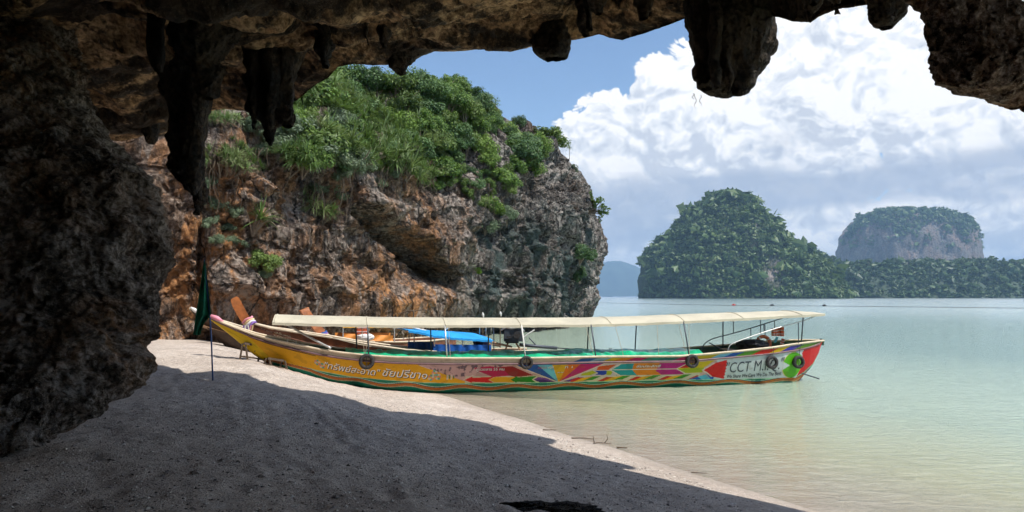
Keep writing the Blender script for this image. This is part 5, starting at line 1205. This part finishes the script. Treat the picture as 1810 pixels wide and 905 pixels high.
LBL = {'bush': 'round glossy green bush in the thick growth on the headland', 'pand': 'spiky long-bladed shrub arching out of the headland growth', 'dusty': 'grey-green small-leaved bush growing on the headland rock', 'tree': 'dense bright green small tree on the headland crest'}
def plant(kind, p, s, nrm=(0, 0, 1), label=None, single=False, mesh=None, off=.35, cat=None, sq=1.0):
    nm, ct, gr = GRP[kind]; r = rv
    lab = label; mi = int(r.integers(0, {'bush': 6, 'tree': 4, 'dusty': 2, 'pand': 3}[kind]))
    if not lab:
        ax_, ay_ = proj(np.array(p)); zx = 'under the cave roof on the left' if ax_ < 505 else 'in left part of headland growth' if ax_ < 600 else 'in middle of headland growth' if ax_ < 700 else 'in right part of headland growth' if ax_ < 800 else 'toward seaward end of headland growth'
        zy = 'near the skyline' if ay_ < 190 else 'halfway down' if ay_ < 260 else 'along its lower edge'
        lab = ('small ' if s < .7 else 'large ' if s > 1.15 else 'middling ')+{'bush': ('mid-green', 'yellow-green', 'deep green', 'mid-green', 'deep green', 'yellow-green')[mi % 6]+' bush', 'pand': 'spiky long-bladed shrub', 'dusty': 'grey-green small-leaved bush', 'tree': ('mid-green', 'yellow-green', 'deep green', 'deep green')[mi % 4]+' tree'}[kind]+' '+zx+', '+zy
    root = empty(nm, p, lab, cat or ct, None if label else gr)
    nrm = np.array(nrm); q = Vector((nrm[0], nrm[1], 0)).normalized()*.45+Vector((0, 0, 1)); rot = q.to_track_quat('Z', 'Y').to_euler()
    root.rotation_euler = rot; root.scale = (s*r.uniform(.8, 1.25), s*r.uniform(.8, 1.25), s*sq*r.uniform(.8, 1.3))
    a = r.uniform(0, 6.28)
    if kind == 'tree':
        o = link('crown', mesh or tree_m[mi], None, root, loc=(0, 0, .9), rot=(0, 0, a)); link('trunk', trunk_m[r.integers(0, 2)], None, root, loc=(0, 0, .8), rot=(0, 0, a))
    elif kind == 'pand':
        link('blades', mesh or pand_m[mi], None, root, loc=(0, 0, off*.5), rot=(0, 0, a)); link('stem', stem_m[r.integers(0, 3)], None, root, rot=(0, 0, a))
    else:
        ms = mesh or (bush_m[mi] if kind == 'bush' else dusty_m[mi])
        link('foliage', ms, None, root, loc=(0, 0, off*.6), rot=(0, 0, a)); link('stem', stem_m[r.integers(0, 3)], None, root, rot=(0, 0, a))
    return root
topveg = [(505, 190), (530, 170), (560, 130), (700, 100), (800, 140), (860, 190), (900, 212), (962, 235), (975, 262), (945, 300), (905, 345), (860, 318), (800, 318), (745, 330), (690, 312), (640, 300), (600, 305), (520, 292), (500, 240)]
for p, n_ in pick(topveg, 84, 15): plant('bush', p, rv.choice([.5, .65, .8, 1.0, 1.2, 1.35]), n_)
for p, n_ in pick([(500, 160), (700, 100), (760, 200), (752, 330), (640, 300), (510, 292), (490, 230)], 62, 16): plant('pand', p, rv.uniform(.9, 1.5), n_)
for p, n_ in pick([(450, 205), (620, 205), (640, 300), (520, 290), (460, 270)], 22, 14): plant('dusty', p, rv.uniform(.7, 1.0), n_)
for p, n_ in pick([(700, 120), (810, 140), (870, 200), (860, 290), (760, 290)], 32, 19): plant('tree', p, rv.uniform(.95, 1.35), n_)
# crest trees that make the skyline
for px, py, d, s in ((575, 150, 38, 1.3), (610, 138, 39, 1.3), (640, 136, 39.5, 1.25), (668, 138, 40, 1.3), (735, 150, 41, 1.35), (765, 158, 42, 1.35), (795, 172, 43, 1.3), (822, 196, 44, 1.2), (845, 214, 45, 1.15), (700, 150, 40.5, 1.3), (750, 185, 41, 1.3), (780, 205, 42, 1.2), (720, 185, 40, 1.2), (862, 228, 47, .9), (900, 236, 49, .7)):
    p = P(px, py, d); plant('tree', p-np.array([0, 0, 1.25*s]), s*1.1); plant('bush', p-np.array([0, .2, 1.9*s]), s*1.0)
for p, n_ in pick([(362, 205), (410, 215), (425, 260), (440, 300), (400, 300), (362, 280)], 9, 16): plant('pand', p, rv.uniform(.5, .75), n_)
for p, n_ in pick([(430, 210), (505, 200), (510, 290), (440, 250)], 9, 16): plant('dusty', p, rv.uniform(.4, .65), n_)
for p, n_ in pick([(362, 310), (395, 300), (440, 420), (490, 470), (470, 500), (430, 470), (370, 420)], 9, 22): plant('dusty', p, rv.uniform(.3, .5), n_)
for p, n_ in pick([(520, 200), (700, 200), (720, 330), (640, 330), (600, 360), (500, 330)], 9, 20): plant('dusty', p, rv.uniform(.45, .7), n_)
for p, n_ in pick([(740, 320), (860, 318), (880, 350), (850, 380), (800, 350)], 8, 16): plant('bush', p, rv.uniform(.4, .7), n_)
# bare crooked stems and hanging vines between the plants
vm = []
for k in range(4):
    r_ = np.random.default_rng(500+k); mb = MB()
    for q_ in range(5):
        x_ = r_.normal()*.35; pts = [np.array([x_, 0, .1])]
        for _ in range(7): pts.append(pts[-1]+np.array([r_.normal()*.07, r_.normal()*.05+.01, -r_.uniform(.12, .32)]))
        mb.tube(spline(pts, 14), np.linspace(.014, .005, 14), 5)
    m_ = bpy.data.meshes.new('hanging_vine'); m_.from_pydata(np.concatenate(mb.v).tolist(), [], mb.q); m_.materials.append(M['stick']); vm.append(m_)
for p, n_ in pick([(500, 285), (600, 290), (640, 290), (745, 320), (860, 310), (940, 300), (900, 360), (745, 350), (640, 325), (510, 315)], 18, 14)+pick([(365, 260), (500, 260), (480, 330), (370, 330)], 4, 16):
    o = link('hanging_vine', vm[rv.integers(0, 4)], None, None, 'bare pale vine stems dangling over the rock below the headland growth', 'vine', 'bare vines below the growth'); o.location = tuple(p+n_*.35); o.rotation_euler = (0, 0, rv.uniform(-1, 1)); o.scale = (rv.uniform(.8, 1.4),)*3
def near(px, py):
    k = np.argmin((vx-px)**2+(vy-py)**2); i, j = vis_ij[k]; return CL_P[i, j], CL_N[i, j]
def one(kind, px, py, s, label, **k):
    p, n_ = near(px, py); q = P(px, py, p[1]-.2); return plant(kind, q, s, n_, label, **k)
one('bush', 648, 283, .8, 'bright lime green bush standing out amid the darker growth', mesh=lime_m)
one('pand', 545, 372, 1.15, 'wide yellow-green spiky shrub hanging over the brown rock below the growth', sq=.8)
one('pand', 575, 385, .75, 'smaller tattered spiky shrub hanging just right of the wide one')
one('pand', 455, 395, .95, 'single pale agave-like rosette sprawling on the orange rock', mesh=pand1_m[0])
one('pand', 655, 190, 1.1, 'large spiky rosette standing high above the other headland shrubs', mesh=pand1_m[1])
one('pand', 745, 318, .9, 'lone spiky rosette at the lower tip of the growth by the dark cleft', mesh=pand1_m[0])
one('bush', 862, 372, .95, 'leafy green bush on the dark cleft in the middle of the cliff')
one('dusty', 895, 385, .9, 'dry grey-green shrub right beside the bush in the middle of the cliff')
one('dusty', 858, 405, .85, 'brownish hanging tuft below the mid-cliff bush')
one('bush', 838, 478, .55, 'small light green bush low on the blue-grey rock', mesh=lime_m)
one('bush', 925, 262, 1.25, 'yellow-green bush near the top of the bare grey rock')
one('bush', 950, 262, 1.0, 'round green bush at the top right edge of the headland growth')
one('bush', 905, 300, 1.0, 'green bush tucked in the shaded hollow near the cliff top')
one('bush', 1030, 455, 1.25, 'yellow-green bush clinging to the seaward end low down')
one('bush', 1022, 490, .9, 'smaller bush hanging just below the one at the seaward end')
one('bush', 470, 470, .6, 'small dark green bush at the foot of the orange rock')
one('dusty', 1015, 300, .5, 'low scrub on the dark top of the seaward end')
# straggly bush reaching out over the sea
p0, n0 = near(1042, 380); c0 = P(1050, 372, p0[1]-.5); root = empty('straggly_bush', c0, 'open straggly bush sticking out over the sea from the cliff end', 'bush')
mb = MB(); tips = []
for k in range(26):
    a = rv.uniform(-.5, 1.9); tip = np.array([math.cos(a)*rv.uniform(.5, 1.3), rv.uniform(-.5, .5), math.sin(a)*rv.uniform(.5, 1.7)-.3]); mb.tube(spline([np.array([-.6, 0, -.2]), tip*.45+rv.normal(size=3)*.08, tip], 6), np.linspace(.035, .012, 6), 5); tips += [tip*f for f in (.7, .85, 1.0)]
mb.build('branches', M['stick'], root)
tl = [leaf_cloud(18, .32, dict(lobes=3), 300+k, .6) for k in range(4)]
link('foliage', leaf_mesh('foliage', [(tl[k % 4][0]*.26+t_, tl[k % 4][1], tl[k % 4][2]) for k, t_ in enumerate(tips)], M['leaf']), None, root)
p0, n0 = near(1005, 272); c0 = P(1006, 276, p0[1]); root = empty('tiny_palm', c0, 'tiny lone palm silhouetted on the bare crest of the headland', 'palm')
mb = MB(); mb.tube([np.array([0, 0, -.6]), np.array([.03, 0, .3]), np.array([0, 0, .62])], .02, 5); mb.build('trunk', M['stick'], root)
link('blades', pand1_m[0], None, root, loc=(0, 0, .6), scale=.42)
# single trees that break the skyline of the far shore
ft_m = [leaf_mesh('crown', [leaf_cloud(700, .10, dict(lobes=11, squash=(1, 1, .8)), 400+k, .6)], M['far_leaf']) for k in range(3)]
for px, py, s, lb in ((1472, 457, 7.5, 'tall dark tree rising alone between the two far mountains'), (1394, 430, 8, 'bushy tree on the saddle right of the pointed hill'), (1447, 452, 6, 'smaller tree on the slope left of the tall lone tree'), (1536, 462, 6, 'feathery tree below the left foot of the flat mountain'), (1605, 462, 5, 'rounded tree below the middle of the flat mountain'), (1700, 462, 5.5, 'dark tree below the right end of the flat mountain'), (1757, 463, 6.5, 'broad tree on the far shore skyline toward the right edge'), (1795, 466, 6, 'last broad tree on the far shore at the right edge')):
    c = P(px, py, 1010); root = empty('shore_tree', c, lb, 'tree', 'trees on the far shore skyline'); root.scale = (s,)*3
    link('crown', ft_m[int(px) % 3], None, root); link('trunk', trunk_m[int(px) % 2], None, root, scale=(1.2, 1.2, 1.6))
# ================================================================== small things on the beach and in the water
rp = np.array([on_sand(910+x, y) for x, y in ((0, 893), (30, 886), (70, 892))]); c = on_sand(958, 903)
lump('dark_rock', (c[0], c[1], float(ground_z(*c))-.05), (.46, .17, .10), .35, rock_mat('wet_dark_rock', (.012, .010, .010), (.03, .025, .022), (.07, .06, .05), (.05, .04, .03), scale=3, bumpd=.02), n=(120, 60), k=5, label='low dark wet rock half buried in the shaded sand at the bottom', cat='rock')
def pebbles(n, region, seed, sz, name, mats, label):
    r = np.random.default_rng(seed); x = r.uniform(region[0], region[1], n*3); y = region[2]+(region[3]-region[2])*r.random(n*3)**1.5; s_ = shore_s(x, y); k = (s_ > .25); x = x[k][:n]; y = y[k][:n]; n = len(x)
    # sit on the displaced sand mesh: look heights up on the ground grid
    co = np.zeros(len(gm.vertices)*3, dtype=np.float32); gm.vertices.foreach_get('co', co); ZZ = co.reshape(len(gx), len(gy), 3)[..., 2]
    i = np.clip(np.searchsorted(gx, x)-1, 0, len(gx)-2); j = np.clip(np.searchsorted(gy, y)-1, 0, len(gy)-2); fx = (x-gx[i])/(gx[i+1]-gx[i]); fy = (y-gy[j])/(gy[j+1]-gy[j])
    z = ZZ[i, j]*(1-fx)*(1-fy)+ZZ[i+1, j]*fx*(1-fy)+ZZ[i, j+1]*(1-fx)*fy+ZZ[i+1, j+1]*fx*fy
    base = np.array([(1, 0, 0), (-1, 0, 0), (0, 1, 0), (0, -1, 0), (0, 0, 1), (0, 0, -.3)], float); fa = np.array([(0, 2, 4), (2, 1, 4), (1, 3, 4), (3, 0, 4), (2, 0, 5), (1, 2, 5), (3, 1, 5), (0, 3, 5)])
    sc_ = (sz*r.lognormal(0, .5, n))[:, None]*np.stack([r.uniform(.6, 1.5, n), r.uniform(.5, 1.1, n), r.uniform(.25, .6, n)], -1); a = r.uniform(0, 6.28, n); V = base[None]*sc_[:, None]
    V = np.stack([V[..., 0]*np.cos(a)[:, None]-V[..., 1]*np.sin(a)[:, None], V[..., 0]*np.sin(a)[:, None]+V[..., 1]*np.cos(a)[:, None], V[..., 2]], -1)+np.stack([x, y, z+sz*.1], -1)[:, None]
    m = new_mesh(name, V.reshape(-1, 3), (fa[None]+6*np.arange(n)[:, None, None]).reshape(-1, 3), False); m.materials.append(mats); link(name, m, None, label=label, cat='shells' if 'shell' in name else 'pebbles', kind='stuff')
pebbles(26000, (-5.5, 3.2, 4.6, 12.5), 5, .0065, 'shell_fragments', principled('bleached_shell', (.66, .62, .56), .7, var=.25, vscale=60), 'countless bleached shell fragments strewn over the beach sand')
pebbles(15000, (-5.5, 3.2, 4.6, 12.5), 6, .0060, 'dark_pebbles', principled('dark_coral_pebble', (.07, .06, .058), .85, var=.4, vscale=60), 'countless small dark pebbles strewn over the beach sand')
pebbles(900, (-5.5, 3.2, 4.6, 14), 8, .016, 'large_pebbles', principled('grey_coral_rubble', (.30, .26, .23), .9, var=.4, vscale=30), 'scattered grey coral rubble lying on the beach')
def twig(px, py, pts, r_, label):
    c = on_sand(px, py); z = float(ground_z(*c)); mb = MB()
    for path in pts: mb.tube([np.array([x, y, z_]) for x, y, z_ in path], np.linspace(r_, r_*.5, len(path)), 5)
    mb.build('driftwood_twig', M['stick'], label=label, cat='twig', loc=(c[0], c[1], max(z, .0)+.01))
twig(1062, 786, [[(-.12, 0, .01), (0, 0, .02), (.16, -.03, .01)], [(-.10, 0, .01), (-.12, 0, .13)], [(.06, 0, .02), (.11, 0, .08), (.09, 0, .15)]], .008, 'forked driftwood twig standing up at the water edge')
twig(1030, 777, [[(-.18, .03, .01), (.02, 0, .015), (.18, -.05, .01)]], .010, 'flat driftwood stick lying left of the forked twig')
twig(1098, 794, [[(-.07, .0, .01), (.09, -.03, .012)]], .014, 'short dark stick right of the forked twig')
twig(972, 762, [[(-.12, .02, .01), (.1, -.02, .012)]], .010, 'thin stick near the shadow tip on the sunlit sand')
twig(1236, 839, [[(-.1, .02, .008), (.1, -.02, .01)]], .007, 'small reddish stick at the sea edge toward the lower right')
mb = MB(); a = P(1000, 535, 190); 
pts = [P(x, y, 190) for x, y in ((960, 533.6), (1060, 535.4), (1297, 540.3), (1500, 541.5), (1900, 546))]; pts = np.array(pts); pts[:, 1] = CAMZ/np.maximum((CAMZ-pts[:, 2])/pts[:, 1], 1e-4); k_ = pts[:, 1]/190; pts[:, 0] *= k_; pts[:, 2] = .03
mb.tube(pts, .05, 5); c = pts[2].copy(); root = empty('float_line', c, 'long thin line of floats stretched across the bay', 'float line')
for o_ in (mb.build('line', M['black'], root),): to_local(o_, root)
for f_ in (0, .35, .8): 
    mb = MB(); q = pts[2]*(1-f_)+pts[3]*f_-c; mb.tube([q+np.array([-.5, 0, .1]), q+np.array([0, 0, .15]), q+np.array([.5, 0, .1])], [.12, .3, .12], 8); mb.build('buoy', M['red'] if f_ == 0 else M['black'], root)
# ================================================================== air
hz = bpy.data.materials.new('haze_air'); hz.use_nodes = True; hz.node_tree.nodes.clear(); t = NT(hz.node_tree)
pvn = t.new('ShaderNodeVolumePrincipled', {'Color': (.40, .66, 1.0, 1), 'Density': 1.9e-4, 'Anisotropy': .0}); t.new('ShaderNodeOutputMaterial', {'Volume': pvn.outputs[0]})
mb = MB(); mb.box((0, 0, 170), (17300, 17300, 362)); o = mb.build('haze', hz, kind='stuff')
